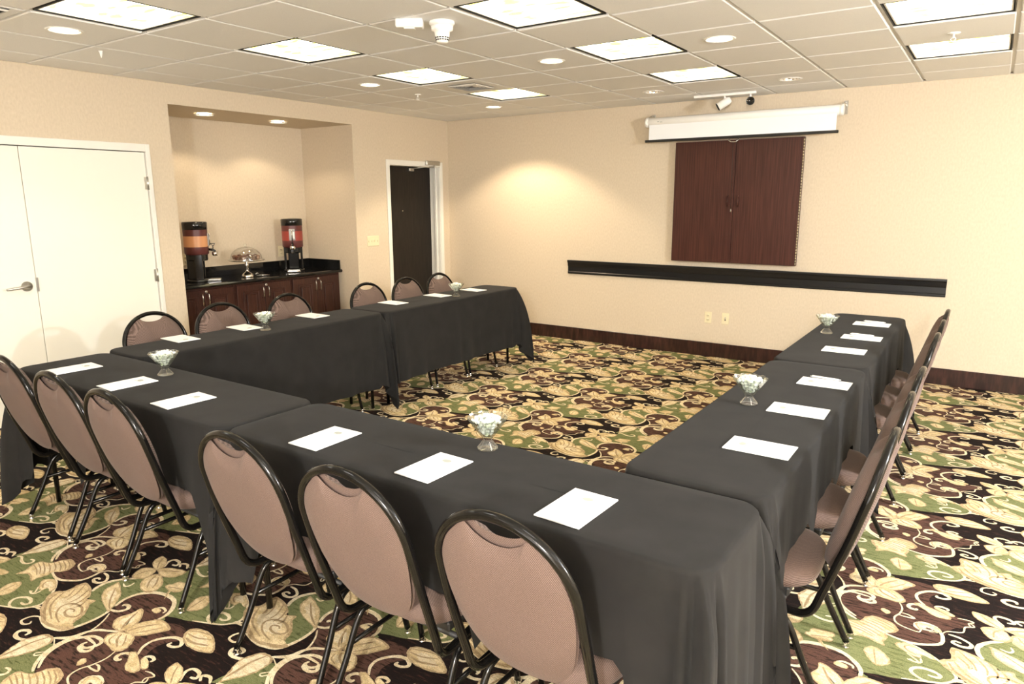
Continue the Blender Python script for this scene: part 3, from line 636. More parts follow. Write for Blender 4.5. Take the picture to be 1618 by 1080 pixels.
# coffee urns
def urn(x, y, rz, band, label):
    t = thing('coffee_urn', label, 'urn', (x, y, CZ), rz)      # tap points along +x
    b = MB(); b.lathe([(0, 0), (.115, 0), (.118, .008), (.112, .022), (0, .022)], 32, (-.005, 0, 0)); b.box(.03, .21, -.075, .075, 0, .016, .006); b.build('base', 'black', t)
    g = MB()
    g.box(.075, .20, -.062, .062, .016, .019); 
    for k in range(7): g.box(.08 + k * .017, .086 + k * .017, -.058, .058, .019, .022)
    g.build('drip_tray', 'nickel', t, smooth=False)
    b = MB()
    for s in (-1, 1):
        b.box(-.02, .055, s * .088 - .012, s * .088 + .012, .02, .27, .006)
    b.box(-.095, -.01, -.058, .058, .02, .27, .008); b.lathe([(0, .205), (.092, .205), (.100, .215), (.100, .27), (0, .27)], 32); b.build('stand', 'black', t, smooth=False)
    b = MB(); b.lathe([(0, .262), (.100, .262), (.112, .275), (.112, .34)], 40); b.build('lower_band', 'maroon', t)
    b = MB(); b.lathe([(.1122, .34), (.1122, .445)], 40); b.build('colour_band', band, t)
    b = MB(); b.lathe([(.112, .445), (.112, .506)], 40); b.build('upper_band', 'maroon', t)
    b = MB(); b.lathe([(.112, .506), (.115, .508), (.116, .572), (.110, .580), (.05, .584), (0, .584)], 40); b.build('lid', 'black', t)
    b = MB(); b.box(.106, .120, -.033, .033, .345, .470, .006); g_ = b.build('sight_gauge', 'gauge', t, smooth=False)
    MB().tube([(.124, 0, .35), (.124, 0, .462)], .006, 8).build('gauge_tube', 'chrome', g_)
    MB().box(.1205, .1212, .012, .026, .365, .44).build('level_scale', 'whiteplastic', g_, smooth=False)
    b = MB(); b.tube([(.10, 0, .312), (.15, 0, .306), (.165, 0, .295), (.165, 0, .262)], .012, 10); b.lathe([(0, .245), (.022, .248), (.026, .265), (.022, .283), (0, .286)], 20, (.165, 0, 0)); tp = b.build('tap', 'black', t)
    b = MB(); b.tube([(.150, 0, .318), (.150, 0, .345), (.128, 0, .368), (.170, 0, .368), (.156, 0, .345)], .005, 6); b.build('tap_lever', 'black', tp)
    MB().lathe([(.020, .286), (.024, .29), (.030, .272), (.026, .252)], 20, (.165, 0, 0)).build('tap_guard', 'chrome', tp)
    return t
urn(-.555, -3.245, radians(52), 'orange', 'tall coffee urn with orange and maroon bands at the left of the counter')
urn(-.60, -2.05, radians(-40), 'red', 'tall coffee urn with red and maroon bands at the right of the counter')
# cake stand with dome and muffins
cxs, cys = -.47, -2.755
t = thing('cake_stand', 'silver pedestal cake stand on the black worktop', 'stand', (cxs, cys, CZ))
MB().lathe([(0, 0), (.060, 0), (.062, .006), (.058, .02), (.045, .038), (.022, .052), (.012, .075), (.016, .085), (.011, .10), (.020, .118), (.018, .132), (.012, .145), (.03, .165), (0, .166)], 32).build('pedestal', 'chrome', t)
MB().lathe([(0, .166), (.15, .170), (.178, .176), (.182, .182), (.176, .186), (.150, .180), (0, .178)], 48).build('plate', 'chrome', t)
t = thing('glass_dome', 'clear glass dome with a knob covering the muffins', 'dome', (cxs, cys, CZ + .187))
prof = [(.158 * cos(a_), .128 * sin(a_)) for a_ in [k * pi / 2 / 12 for k in range(12)]] + [(.012, .128)]
MB().lathe([(.166, .0)] + prof + [(.010, .126)] + [(r - .0025, z - .002 if z > .01 else z) for r, z in prof[::-1][1:]], 48).build('shell', 'dome', t)
MB().lathe([(0, .126), (.009, .128), (.006, .134), (.013, .142), (.014, .150), (.008, .158), (0, .160)], 20).build('knob', 'glass', t)
mus = [(0, 0)] + [(.058 * cos(2 * pi * k / 5 + .3), .058 * sin(2 * pi * k / 5 + .3)) for k in range(5)] + [(.114 * cos(2 * pi * k / 8), .114 * sin(2 * pi * k / 8)) for k in range(8)]
m0 = None
for k, (mx_, my_) in enumerate(mus):
    loc = (cxs + mx_, cys + my_, CZ + (.1805 if math.hypot(mx_, my_) < .1 else .183))
    if m0 is None:
        b = MB(); b.lathe([(0, 0), (.017, 0), (.022, .022)], 14, wave=.04); b.lathe([(.022, .022), (.027, .027), (.024, .037), (.012, .046), (0, .048)], 14)
        m0 = b.build('muffin', 'cake', loc=loc); tag(m0, 'small dark chocolate muffin under the glass dome', 'muffin', 'muffins under the dome')
    else:
        o = m0.copy(); COL.objects.link(o); o.location = loc; o.rotation_euler = (0, 0, k * .7)
# serving tongs
t = thing('serving_tongs', 'small silver serving tongs lying on the worktop right of the cake stand', 'tongs', (-.42, -2.60, CZ), radians(75))
for s in (-1, 1):
    b = MB(); b.tube([(-.07, 0, .012), (-.03, s * .010, .012), (.03, s * .014, .01), (.06, s * .012, .008)], .0035, 6, radii=[.004, .0035, .0035, .009], flatz=.5); b.build('arm', 'chrome', t)
b = MB(); b.tube([(-.07, 0, .012), (-.078, 0, .028), (-.065, 0, .038), (-.05, 0, .030)], .004, 6); b.build('loop', 'chrome', t)

# ================================================================== FAR WALL
# chair-rail marker tray
t = thing('wall_rail', 'long black chair rail mounted on the far wall', 'rail', (0, 0, 0))
b = MB(); pr = [(0, .792), (-.012, .792), (-.018, .800), (-.018, .815), (-.012, .822), (-.012, .875), (-.020, .885), (-.026, .92), (-.036, .935), (-.036, .952), (0, .952)]
n = len(pr); b.add([(x, y, z) for x in (1.80, 5.62) for y, z in pr], [tuple(range(n)), tuple(range(2 * n - 1, n - 1, -1))] + [(k, (k + 1) % n, n + (k + 1) % n, n + k) for k in range(n)])
b.build('rail', 'blackmetal', t, smooth=False)
# presentation cabinet
t = thing('presentation_cabinet', 'mahogany double door board cabinet on the far wall', 'cabinet', (0, 0, 0))
CB0, CB1, CZ0, CZ1, CD = 3.10, 4.352, 1.008, 2.22, .085
MB().box(CB0, CB1, -CD + .018, -.0006, CZ0, CZ1, .002).build('body', 'mahogany', t, smooth=False)
mid = 3.725
for s, (a0, a1) in enumerate(((CB0, mid - .002), (mid + .002, CB1 - .004))):
    do = MB().box(a0, a1, -CD, -CD + .017, CZ0 + .002, CZ1 - .002, .0025).build('door', 'mahogany', t, smooth=False)
    hx = mid + (-.052 if s == 0 else .052)
    MB().tube([(hx, -CD, 1.575), (hx, -CD - .022, 1.582), (hx, -CD - .026, 1.625), (hx, -CD - .022, 1.668), (hx, -CD, 1.675)], .006, 8).build('handle', 'mahogany', do)
hg = MB(); k = 0; z = CZ0 + .01
while z < CZ1 - .03:
    hg.tube([(CB1 + .004, -CD + .006, z), (CB1 + .004, -CD + .006, z + .020)], .006, 6); z += .027
ho = hg.build('piano_hinge', 'brass', t); ho['kind'] = 'stuff'
# projection screen
t = thing('projection_screen', 'pull down projection screen in a white wall mounted case, slightly open', 'screen', (0, 0, 0))
SY = -.14
def cyx(r, x0, x1, y, z, n=20, nm=None, m_=None, sc=1.): 
    rot = Matrix.Rotation(pi / 2, 3, 'Y'); return MB().lathe([(0, 0), (r * .9, 0), (r, .006), (r, x1 - x0 - .006), (r * .9, x1 - x0), (0, x1 - x0)], n, (x0, y, z), rot=rot)
SX0, SX1 = 2.795, 4.683
b = cyx(.047, SX0, SX1, SY, 2.428); b.build('case', 'whiteplastic', t)
for x in (SX0 - .004, SX1 - .03):
    e = cyx(.050, x, x + .034, SY, 2.428); e.build('end_cap', 'whiteplastic', t)
    e = MB(); e.box(x + .01, x + .03, SY, 0, 2.47, 2.486); e.box(x + .005, x + .04, -.006, 0, 2.40, 2.52, .002); e.tube([(x + .02, SY + .02, 2.47), (x + .02, -.06, 2.50), (x + .02, -.005, 2.505)], .005, 6); e.build('wall_bracket', 'nickel', t)
b = MB(); b.box(SX0 + .045, SX1 - .045, SY - .038, SY - .037, 2.245, 2.42); b.build('fabric', 'screen', t, smooth=False)
b = MB(); b.box(SX0 + .005, SX1 - .022, SY - .048, SY - .028, 2.226, 2.252, .004); bar = b.build('bottom_bar', 'blackmetal', t, smooth=False)
b = MB(); b.tube([(mid - .045, SY - .04, 2.222), (mid - .045, SY - .05, 2.205), (mid - .02, SY - .05, 2.192), (mid + .02, SY - .05, 2.192), (mid + .045, SY - .05, 2.205), (mid + .045, SY - .04, 2.222)], .0045, 6); b.build('pull_handle', 'chrome', bar)
b = MB(); b.tube([(mid, SY - .05, 2.192), (mid - .003, SY - .03, 1.9), (mid - .006, SY + .01, 1.55)], .0022, 6); co_ = b.build('pull_cord', 'blackmatte', t)
MB().lathe([(0, -.02), (.006, -.018), (.007, 0), (.004, .012), (0, .014)], 12, (mid - .006, SY + .01, 1.54)).build('cord_tip', 'nickel', co_)
b = MB(); b.box(2.93, 2.95, SY - .0475, SY - .046, 2.425, 2.432); b.box(2.96, 2.985, SY - .0475, SY - .046, 2.420, 2.426); b.build('case_label', 'ink', t, smooth=False)
# spotlight track
t = thing('spotlight_track', 'white ceiling light track above the projection screen', 'track', (0, 0, 0))
MB().box(3.36, 3.95, -.335, -.30, tb - .022, tb + .001, .003).build('rail', 'whiteplastic', t, smooth=False)
def spot(x, d, label, back=False):
    o = thing('track_spotlight', label, 'spotlight', (x, -.318, tb - .022), 0)
    MB().tube([(0, 0, 0), (0, 0, -.035)], .010, 8).build('stem', 'whiteplastic', o)
    q = Vector(d).to_track_quat('Z', 'X').to_matrix()
    MB().lathe([(0, -.055), (.025, -.052), (.036, -.03), (.037, .075), (.034, .077), (.030, .060), (0, .058)], 28, Vector((0, 0, -.062)) + q @ Vector((0, 0, -.01)), rot=q).build('head', 'whiteplastic', o)
    MB().lathe([(.0345, .0775), (.038, .079), (.038, .085), (.030, .085), (.02, .072), (0, .070)], 28, Vector((0, 0, -.062)) + q @ Vector((0, 0, -.01)), rot=q).build('lens', 'black', o)
spot(3.66, (-.78, -.30, -.50), 'white cylindrical track spotlight aimed down to the left')
spot(3.90, (.30, -.92, -.12), 'white track spotlight with its black lens facing the room')

# ================================================================== TABLES AND CLOTHS
TZ = .784
def folding_table(x0, x1, y0, y1, label):
    t = thing('folding_table', label, 'table', ((x0 + x1) / 2, (y0 + y1) / 2, 0), 0, 'folding tables under the cloths')
    a, b_ = (x1 - x0) / 2 - .028, (y1 - y0) / 2 - .028
    MB().box(-a, a, -b_, b_, TZ - .028, TZ - .004, .004).build('tabletop', 'cherry', t, smooth=False)
    lx = a > b_
    for s in (-1, 1):
        for u in (-1, 1):
            p = (s * (a - .05), u * (b_ - .06)) if lx else (u * (a - .06), s * (b_ - .05))
            MB().tube([(p[0], p[1], TZ - .03), (p[0], p[1], FZ + .001)], .013, 10).build('leg', 'tube', t)
    return t
def cloth(x0, x1, y0, y1, label, clampx=None, clampy=None, chairs=(), side=None, drop=.575, seed=0, soft=None):
    """sheet over the table: top, rounded rim, hanging sides with soft folds, long corner points"""
    rnd = random.Random(seed); R = .07; z0 = TZ
    cx, cy = (x0 + x1) / 2, (y0 + y1) / 2
    path = []      # (point on rim, outward normal, type, local param)
    def seg(p, q, nrm, nn, tp):
        for k in range(nn):
            t = k / nn; path.append(((p[0] + (q[0] - p[0]) * t, p[1] + (q[1] - p[1]) * t), nrm, tp, t, math.hypot(q[0] - p[0], q[1] - p[1])))
    def cor(c, a0):
        for k in range(18):
            t = k / 18; a_ = a0 + t * pi / 2
            path.append(((c[0] + R * cos(a_), c[1] + R * sin(a_)), (cos(a_), sin(a_)), 'c', t, 0))
    nx, ny = max(8, int((x1 - x0) / .035)), max(8, int((y1 - y0) / .035))
    seg((x0 + R, y0), (x1 - R, y0), (0, -1), nx, 'S'); cor((x1 - R, y0 + R), -pi / 2)
    seg((x1, y0 + R), (x1, y1 - R), (1, 0), ny, 'E'); cor((x1 - R, y1 - R), 0)
    seg((x1 - R, y1), (x0 + R, y1), (0, 1), nx, 'N'); cor((x0 + R, y1 - R), pi / 2)
    seg((x0, y1 - R), (x0, y0 + R), (-1, 0), ny, 'W'); cor((x0 + R, y0 + R), pi)
    N = len(path); NT = 22; vs = []; ph = [rnd.uniform(0, 6.28) for _ in range(6)]
    # rim profile: few rings rounding the edge, then the drop
    for i, (p, n_, tp, t, ln) in enumerate(path):
        s_ = i / N * 2 * pi
        if tp == 'c':
            th = t * pi / 2; L = min(drop / max(cos(th), sin(th)), .79); win = sin(pi * t) ** .6
        else:
            L = drop; win = 0
            dend = min(t, 1 - t) * ln
            L += .0 if dend > .25 else (.25 - dend) ** 2 * .3
        if tp == side:
            u = p[0] if side in 'SN' else p[1]
            m_ = 0
            for c_ in chairs:
                dd = abs(u - c_); m_ = max(m_, 1 - max(0, min(1, (dd - .205) / .085)))
            m_ = m_ * m_ * (3 - 2 * m_); L = L * (1 - m_) + (TZ - .482) * m_
        for j in range(NT + 1):
            if j <= 3:
                a_ = j / 3 * pi / 2; off, dz = .016 * sin(a_) - .008, .016 * (1 - cos(a_)); h = 0
            else:
                h = (j - 3) / (NT - 3) * L; hh = h / drop
                if tp == 'c':
                    fold = (.078 + .07 * cos(pi * 4 * (t - .5)) + .035 * cos(pi * 8 * (t - .5) + ph[5] * .3)) * win * (1 - math.exp(-h / .26))
                    off = .008 + h * .03 + fold
                    if (tp == 'c'): off = max(off, .008 + .012 * hh)
                else:
                    dend = min(t, 1 - t) * ln
                    e_ = math.exp(-dend / .16)
                    off = .008 + h * (.012 + .075 * e_ * (1 + cos(dend * 56)) / 2) + .010 * hh * sin(dend * 11 + ph[0]) + .006 * hh * sin(u_ * 23 + ph[1] if False else dend * 27 + ph[1]) + .004 * hh * sin(s_ * 40 + ph[2])
                    off = max(off, .006)
                dz = .016 + h * (.985 if tp != 'c' else .97)
            x, y, z = p[0] + n_[0] * off, p[1] + n_[1] * off, z0 - dz
            if z < FZ + .003:
                ex = FZ + .003 - z; z = FZ + .003 + .004 * sin(j * 1.9 + i) ** 2 + min(ex, .1) * .03; x += n_[0] * ex * .9; y += n_[1] * ex * .9
            if soft is not None and x > soft: x = soft + (x - soft) * .5
            vs.append([x, y, z])
    if clampx:
        for lo, hi in (clampx,):
            for v_ in vs:
                if lo is not None: v_[0] = max(v_[0], lo + .0015 * sin(v_[1] * 40))
                if hi is not None: v_[0] = min(v_[0], hi - .0015 * sin(v_[1] * 40))
    if clampy:
        lo, hi = clampy
        for v_ in vs:
            if lo is not None: v_[1] = max(v_[1], lo + .0015 * sin(v_[0] * 40))
            if hi is not None: v_[1] = min(v_[1], hi - .0015 * sin(v_[0] * 40))
    fs = []; W_ = NT + 1
    for i in range(N):
        for j in range(NT): fs.append((i * W_ + j, ((i + 1) % N) * W_ + j, ((i + 1) % N) * W_ + j + 1, i * W_ + j + 1))
    # top: concentric rings shrinking to a centre line
    b = MB(); base = len(vs); rings = 5
    ring0 = [i * W_ for i in range(N)]; prev = ring0
    sx, sy = (x1 - x0) / 2, (y1 - y0) / 2; mn = min(sx, sy)
    for r in range(1, rings + 1):
        k = r / (rings + .3); cur = []
        for i, (p, *_r) in enumerate(path):
            dx, dy = p[0] - cx, p[1] - cy
            nx_, ny_ = dx * (sx - mn * k) / sx, dy * (sy - mn * k) / sy
            cur.append(len(vs)); vs.append([cx + nx_, cy + ny_, z0 + .0012 * sin(nx_ * 19 + ph[3]) * sin(ny_ * 17 + ph[4]) * (k > .2)])
        for i in range(N): fs.append((prev[i], cur[i], cur[(i + 1) % N], prev[(i + 1) % N]))
        prev = cur
    fs.append(tuple(prev))
    b.add(vs, fs); o = b.build('tablecloth', 'cloth'); tag(o, label, 'tablecloth', 'black tablecloths')
    return o
FY0, FY1 = -5.707, -5.236
F1 = (1.653, 3.495); F2 = (3.517, 5.438)
RX0, RX1 = 4.968, 5.440; BX0, BX1 = 1.577, 2.003
SY0, SYM, SY1 = -5.196, -3.275, -1.369
FCH = [2.053, 2.597, 3.10, 3.967, 4.49, 5.015]; RCH = [-1.87, -2.36, -2.85, -3.79, -4.28, -4.79]; BCH = [-4.79, -4.29, -3.70, -2.85, -2.34, -1.86]
cloth(*F1, FY0, FY1, 'black tablecloth on the near row, left table by the double door', clampx=(None, 3.505), clampy=(None, -5.219), chairs=FCH[:3], side='S', seed=1)
cloth(*F2, FY0, FY1, 'black tablecloth on the near row, right table closest to the camera', clampx=(3.508, None), clampy=(None, -5.219), chairs=FCH[3:], side='S', seed=2, soft=5.465)
cloth(RX0, RX1, SY0, SYM - .011, 'black tablecloth on the right row, near table beside the camera end', clampy=(-5.213, SYM - .002), chairs=RCH[3:], side='E', seed=3)
cloth(RX0, RX1, SYM + .011, SY1, 'black tablecloth on the right row, far table by the outlets wall', clampy=(SYM + .002, None), chairs=RCH[:3], side='E', seed=4)
cloth(BX0, BX1, SY0, SYM - .011, 'black tablecloth on the left row, near table before the coffee alcove', clampy=(-5.213, SYM - .002), chairs=BCH[:3], side='W', seed=5)
cloth(BX0, BX1, SYM + .011, SY1, 'black tablecloth on the left row, far table before the dark door', clampy=(SYM + .002, None), chairs=BCH[3:], side='W', seed=6)
folding_table(*F1, FY0, FY1, 'folding table under the near row cloth, on the left')
folding_table(*F2, FY0, FY1, 'folding table under the near row cloth, on the right')
folding_table(RX0, RX1, SY0, SYM - .011, 'folding table under the right row cloth, nearer the camera')
folding_table(RX0, RX1, SYM + .011, SY1, 'folding table under the right row cloth, nearer the far wall')
folding_table(BX0, BX1, SY0, SYM - .011, 'folding table under the left row cloth, nearer the double door')
folding_table(BX0, BX1, SYM + .011, SY1, 'folding table under the left row cloth, nearer the far wall')

# ================================================================== CHAIRS
def lean(z):
    K = [(.30, .10), (.335, .075), (.365, .057), (.43, .035), (.6, -.022), (.78, -.072), (1.0, -.118)]
    for (a0, b0), (a1, b1) in zip(K, K[1:]):
        if z <= a1: return b0 + (b1 - b0) * (z - a0) / (a1 - a0)
    return K[-1][1]
def pad(mb, outline, hf, hb, cz, y_off, rings=7):
    """cushion: closed outline in (x, z), bulging forward hf and backward hb, following the back's lean"""
    O = spline(outline, True, 4); n = len(O)
    for side_, h in ((1, hf), (-1, hb)):
        vs = []; 
        for r in range(rings + 1):
            t = 1 - r / rings * .96; bul = h * (1 - t ** 4.0) ** .5
            for x, z in O:
                X, Z = x * t, cz + (z - cz) * t
                vs.append((X, lean(Z) + y_off + side_ * bul, Z))
        fs = [(r * n + k, r * n + (k + 1) % n, (r + 1) * n + (k + 1) % n, (r + 1) * n + k) for r in range(rings) for k in range(n)]
        fs.append(tuple(range(rings * n, rings * n + n)))
        mb.add(vs, fs)
def make_chair():
    t = thing('banquet_chair', '', 'chair', (0, 0, 0), 0, 'padded banquet chairs')
    # hoop: one tube from the left seat rail over the back to the right seat rail
    hw, zs, za = .208, .735, .928
    R_ = [(.185, .40, .338), (.195, .22, .335), (.200, .12, .332), (.203, .085, .338), (.206, .057, .365), (.208, .035, .43), (.210, lean(.52), .52), (.211, lean(.62), .62)]
    for k in range(0, 10):
        a_ = k / 9 * pi / 2; z = zs + (za - zs) * sin(a_); R_.append((hw * cos(a_), lean(z), z))
    P = [(x, y, z) for x, y, z in R_] + [(-x, y, z) for x, y, z in R_[:-1][::-1]]
    b = MB(); b.tube(spline(P, False, 3), .0135, 10, flatz=1.0); b.build('frame', 'tube', t)
    half = [(.0, .876), (.035, .879), (.062, .888), (.088, .903), (.128, .876), (.166, .832), (.190, .775), (.196, .71), (.190, .64), (.172, .56), (.135, .490), (.08, .452), (.0, .440)]
    def mir(h): return h + [(-x, z) for x, z in h[1:-1][::-1]]
    b = MB(); pad(b, mir(half), .052, .004, .66, .006); b.build('backrest', 'fabric', t)
    half2 = [(.0, .852), (.035, .857), (.070, .874), (.095, .893), (.130, .868), (.166, .828), (.189, .772), (.195, .71), (.189, .64), (.171, .56), (.134, .488), (.08, .448), (.0, .436)]
    b = MB(); pad(b, mir(half2), .004, .020, .66, -.006); b.build('back_panel', 'fabric', t)
    # seat
    b = MB(); O = []
    for k in range(40):
        q = 2 * pi * k / 40; c_, s_ = cos(q), sin(q); e = 2 / 3.4
        u = abs(c_) ** e * (1 if c_ > 0 else -1); v_ = abs(s_) ** e * (1 if s_ > 0 else -1)
        O.append((u * (.205 + .012 * v_), .275 + v_ * .205))
    prof = [(.0, .0), (.93, .0), (.985, .010), (1.0, .030), (.985, .050), (.93, .064), (.80, .073), (.55, .078), (.25, .080)]
    vs = []; 
    for s_, z in prof[1:]:
        for x, y in O: vs.append((x * s_, .275 + (y - .275) * s_, .392 + z - (.012 * max(0, (y - .38) / .1) * (s_ > .5))))
    n = len(O); m_ = len(prof) - 1
    fs = [(i * n + k, i * n + (k + 1) % n, (i + 1) * n + (k + 1) % n, (i + 1) * n + k) for i in range(m_ - 1) for k in range(n)] + [tuple(range(n)), tuple(range((m_ - 1) * n, m_ * n))]
    b.add(vs, fs); b.build('seat', 'fabric', t)
    b = MB(); b.box(-.175, .175, .14, .40, .36, .3925, .006); b.tube([(-.195, .16, .345), (.195, .16, .345)], .010, 8); b.tube([(-.19, .37, .345), (.19, .37, .345)], .010, 8); b.build('seat_frame', 'blackmatte', t)
    for s in (-1, 1):
        l = MB(); l.tube(spline([(s * .196, .24, .322), (s * .200, .175, .318), (s * .206, .128, .285), (s * .212, .07, .16), (s * .220, 0, .022)], False, 4), .0115, 8); lo = l.build('leg', 'tube', t)
        MB().lathe([(.0105, .026), (.0135, .018), (.009, .010), (.014, .006), (.014, FZ), (0, FZ)], 12, (s * .220, 0, 0)).build('glide', 'chrome', lo)
        l = MB(); l.tube(spline([(s * .196, .30, .322), (s * .200, .365, .318), (s * .206, .405, .285), (s * .212, .425, .16), (s * .220, .452, .022)], False, 4), .0115, 8); lo = l.build('leg', 'tube', t)
        MB().lathe([(.0105, .026), (.0135, .018), (.009, .010), (.014, .006), (.014, FZ), (0, FZ)], 12, (s * .220, .453, 0)).build('glide', 'chrome', lo)
        l = MB(); l.tube([(s * .207, .092, .208), (s * .207, .42, .208)], .009, 8); l.build('stretcher', 'tube', t)
    return t
FL = ['first on the near row, at the left edge of the photo', 'second from the left on the near row', 'third from the left on the near row, by the cloth seam',
      'fourth from the left on the near row, beside the long cloth corner', 'second from the right on the near row', 'last on the near row, closest to the camera']
RL = ['on the right row, closest to the far wall', 'on the right row, second from the far wall', 'on the right row, third from the far wall',
      'on the right row, third from the camera', 'on the right row, second from the camera', 'on the right row, nearest the camera and seen side on']
BL = ['on the left row, nearest the white double door', 'on the left row, second from the double door before the cabinets', 'on the left row, before the right urn and cabinets',
      'on the left row, just right of the alcove', 'on the left row, in front of the dark door', 'on the left row, closest to the far corner']
ch = make_chair(); spots = []
jit = random.Random(3)
fy = [-5.800, -5.822, -5.842, -5.877, -5.885, -5.880]
for x, y, l in zip(FCH, fy, FL): spots.append((x, y, radians(jit.uniform(-1, 1)), l))
for y, l in zip(RCH, RL): spots.append((5.617, y, pi / 2 + radians(jit.uniform(-1, 1)), l))
for y, l in zip(BCH, BL): spots.append((1.46, y, -pi / 2 + radians(jit.uniform(-1, 1)), l))
for i, (x, y, r, l) in enumerate(spots):
    lab = 'rose padded chair ' + l
    if i == 0: ch.location = (x, y, 0); ch.rotation_euler = (0, 0, r); ch['label'] = lab
    else: dup(ch, (x, y, 0), r, lab)

# ================================================================== NOTEPADS, PENS, BOWLS
def make_pad():
    t = thing('notepad', '', 'notepad', (0, 0, 0), 0, 'white notepads')
    MB().box(-.074, .074, -.113, .113, .0, .0045, .0008).build('sheets', 'paper', t, smooth=False)
    b = MB(); b.disc(.012, .0047, 20, (0, .062, 0)); b.add([(-.022, .046, .0047), (.022, .046, .0047), (.022, .049, .0047), (-.022, .049, .0047)], [(0, 1, 2, 3)], True)
    b.v = [(x * 1.5, y, z) for x, y, z in b.v]; b.build('printed_mark', 'ink', t, smooth=False)
    return t
PADS = [((1.955, -5.545), -3, 'nearest the double door on the near row'), ((2.506, -5.550), -2, 'second from the left on the near row'), ((3.012, -5.565), -2, 'third on the near row, left of the cloth seam'),
        ((3.93, -5.555), 1, 'fourth on the near row, right of the cloth seam'), ((4.457, -5.551), -2, 'second from the camera end of the near row, by the big glass bowl'), ((5.001, -5.560), -2, 'largest in the photo, at the near right corner')]
PR = [((5.303, -4.766), 90, 'on the right row, nearest the camera'), ((5.313, -4.224), 91, 'on the right row, second from the camera beside the bowl'), ((5.317, -3.697), 90, 'with a pen on the near right table'),
      ((5.265, -2.845), 91, 'on the far right table, next to the cloth seam'), ((5.291, -2.38), 91, 'with a pen, middle of the far right table'), ((5.274, -1.811), 90, 'with a pen, at the far end of the right row')]
PB = [((1.66, -4.774), -93, 'on the left row, nearest the double door'), ((1.655, -4.299), -94, 'on the left row, beside the nearer glass bowl'), ((1.655, -3.701), -91, 'on the left row, just before the cloth seam'),
      ((1.70, -2.864), -92, 'on the left row, just past the cloth seam'), ((1.72, -2.297), -94, 'on the left row, beside the farther glass bowl'), ((1.76, -1.805), -95, 'at the far end of the left row')]
pz = TZ + .0016
p0 = make_pad()
for i, ((x, y), r, l) in enumerate(PADS + PR + PB):
    lab = 'white notepad ' + l
    if i == 0: p0.location = (x, y, pz); p0.rotation_euler = (0, 0, radians(r)); p0['label'] = lab
    else: dup(p0, (x, y, pz), radians(r), lab)
def make_pen():
    t = thing('ballpoint_pen', '', 'pen', (0, 0, 0), 0, 'pens on the notepads')
    MB().lathe([(0, -.068), (.0012, -.067), (.0042, -.052), (.0048, 0), (.0046, .066), (.002, .068), (.002, .074), (0, .075)], 10, rot=Matrix.Rotation(-pi / 2, 3, 'X')).build('barrel', 'whiteplastic', t)
    MB().box(-.001, .001, .025, .066, .0045, .0062).build('clip', 'nickel', t, smooth=False)
    return t
pn = make_pen()
for i, ((x, y), r, l) in enumerate((((5.310, -3.618), 86, 'white pen lying on the notepad of the near right table'), ((5.285, -2.305), 88, 'white pen lying on the middle notepad of the far right table'), ((5.285, -1.735), 86, 'white pen lying on the farthest notepad of the right row'))):
    loc = (x, y, pz + .0045 + .005)
    if i == 0: pn.location = loc; pn.rotation_euler = (0, 0, radians(r)); pn['label'] = l
    else: dup(pn, loc, radians(r), l)
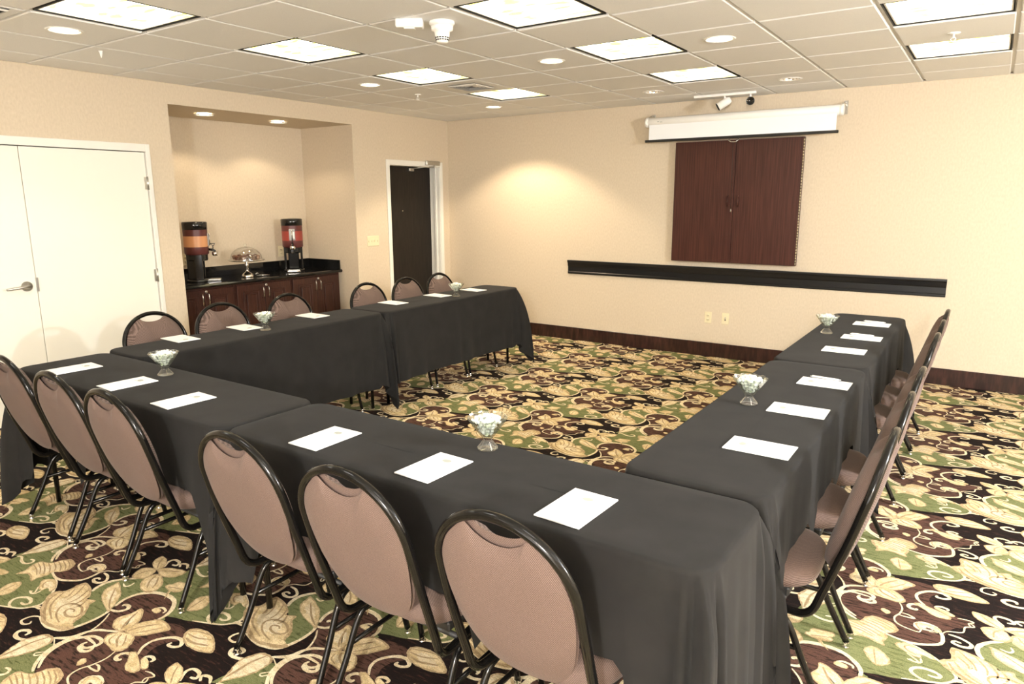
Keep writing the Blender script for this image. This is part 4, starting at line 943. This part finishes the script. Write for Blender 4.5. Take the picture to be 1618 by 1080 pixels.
def make_bowl():
    t = thing('glass_bowl', '', 'bowl', (0, 0, 0), 0, 'cut glass candy bowls')
    n = 40
    outer = [(0, .003), (.030, .0), (.036, .001), (.037, .005), (.018, .030), (.0145, .036), (.019, .043), (.045, .078), (.070, .114), (.0715, .118)]
    inner = [(.068, .118), (.066, .113), (.041, .079), (.014, .047), (0, .043)]
    b = MB(); b.lathe(outer[:4], n, wave=.0); b2 = MB()
    b = MB(); prof = outer + inner; vs = []
    for r, z in prof:
        for k in range(n):
            q = 2 * pi * k / n; wv_ = 1 + (.028 if k % 2 else -.028) * (.006 < r) * (.004 < z); zz = z + (.0035 * (k % 4 == 0) if z > .11 else 0)
            vs.append((r * wv_ * cos(q), r * wv_ * sin(q), zz))
    fs = [(i * n + k, i * n + (k + 1) % n, (i + 1) * n + (k + 1) % n, (i + 1) * n + k) for i in range(len(prof) - 1) for k in range(n)]
    b.add(vs, fs, True); b.build('bowl', 'glass', t)
    return t
def make_mints(seed):
    rn = random.Random(seed); b = MB()
    for z, rad, cnt in ((.058, .017, 5), (.070, .030, 9), (.083, .041, 14), (.096, .052, 20), (.108, .061, 26), (.116, .046, 16), (.123, .022, 6)):
        for k in range(cnt):
            a_ = 2 * pi * k / cnt + rn.uniform(-.3, .3); rr = rad * rn.uniform(.35, .88)
            R = Matrix.Rotation(rn.uniform(0, 6), 3, 'Z') @ Matrix.Rotation(rn.uniform(-.8, .8), 3, 'X')
            c_ = Vector((rr * cos(a_), rr * sin(a_), z))
            vs = []
            for zz, s_ in ((-.0045, .6), (0, 1), (.0045, .6)):
                for u, v_ in ((-1, -1), (0, -1.1), (1, -1), (1.1, 0), (1, 1), (0, 1.1), (-1, 1), (-1.1, 0)): vs.append(c_ + R @ Vector((u * .0085 * s_, v_ * .0065 * s_, zz)))
            fs = [(i * 8 + j, i * 8 + (j + 1) % 8, (i + 1) * 8 + (j + 1) % 8, (i + 1) * 8 + j) for i in range(2) for j in range(8)] + [tuple(range(8)), tuple(range(16, 24))]
            b.add(vs, fs)
    o = b.build('mints', 'mint'); o['kind'] = 'stuff'; return o
BW = [((4.497, -5.306), 'largest, by the middle of the near right table'), ((2.492, -5.351), 'on the near row, left table'), ((5.112, -4.235), 'on the right row, nearer the camera'),
      ((5.072, -2.324), 'on the right row, nearer the far wall'), ((1.855, -4.275), 'on the left row, before the coffee counter'), ((1.903, -2.25), 'on the left row, before the dark door')]
gb = make_bowl()
for i, ((x, y), l) in enumerate(BW):
    if i == 0: gb.location = (x, y, pz); gb['label'] = 'footed cut glass bowl ' + l
    else: dup(gb, (x, y, pz), i * .5, 'footed cut glass bowl ' + l)
    mm = make_mints(i); mm.location = (x, y, pz)
    tag(mm, 'white and pale green mints filling the glass bowl ' + l, 'candy', 'mints in the bowls')
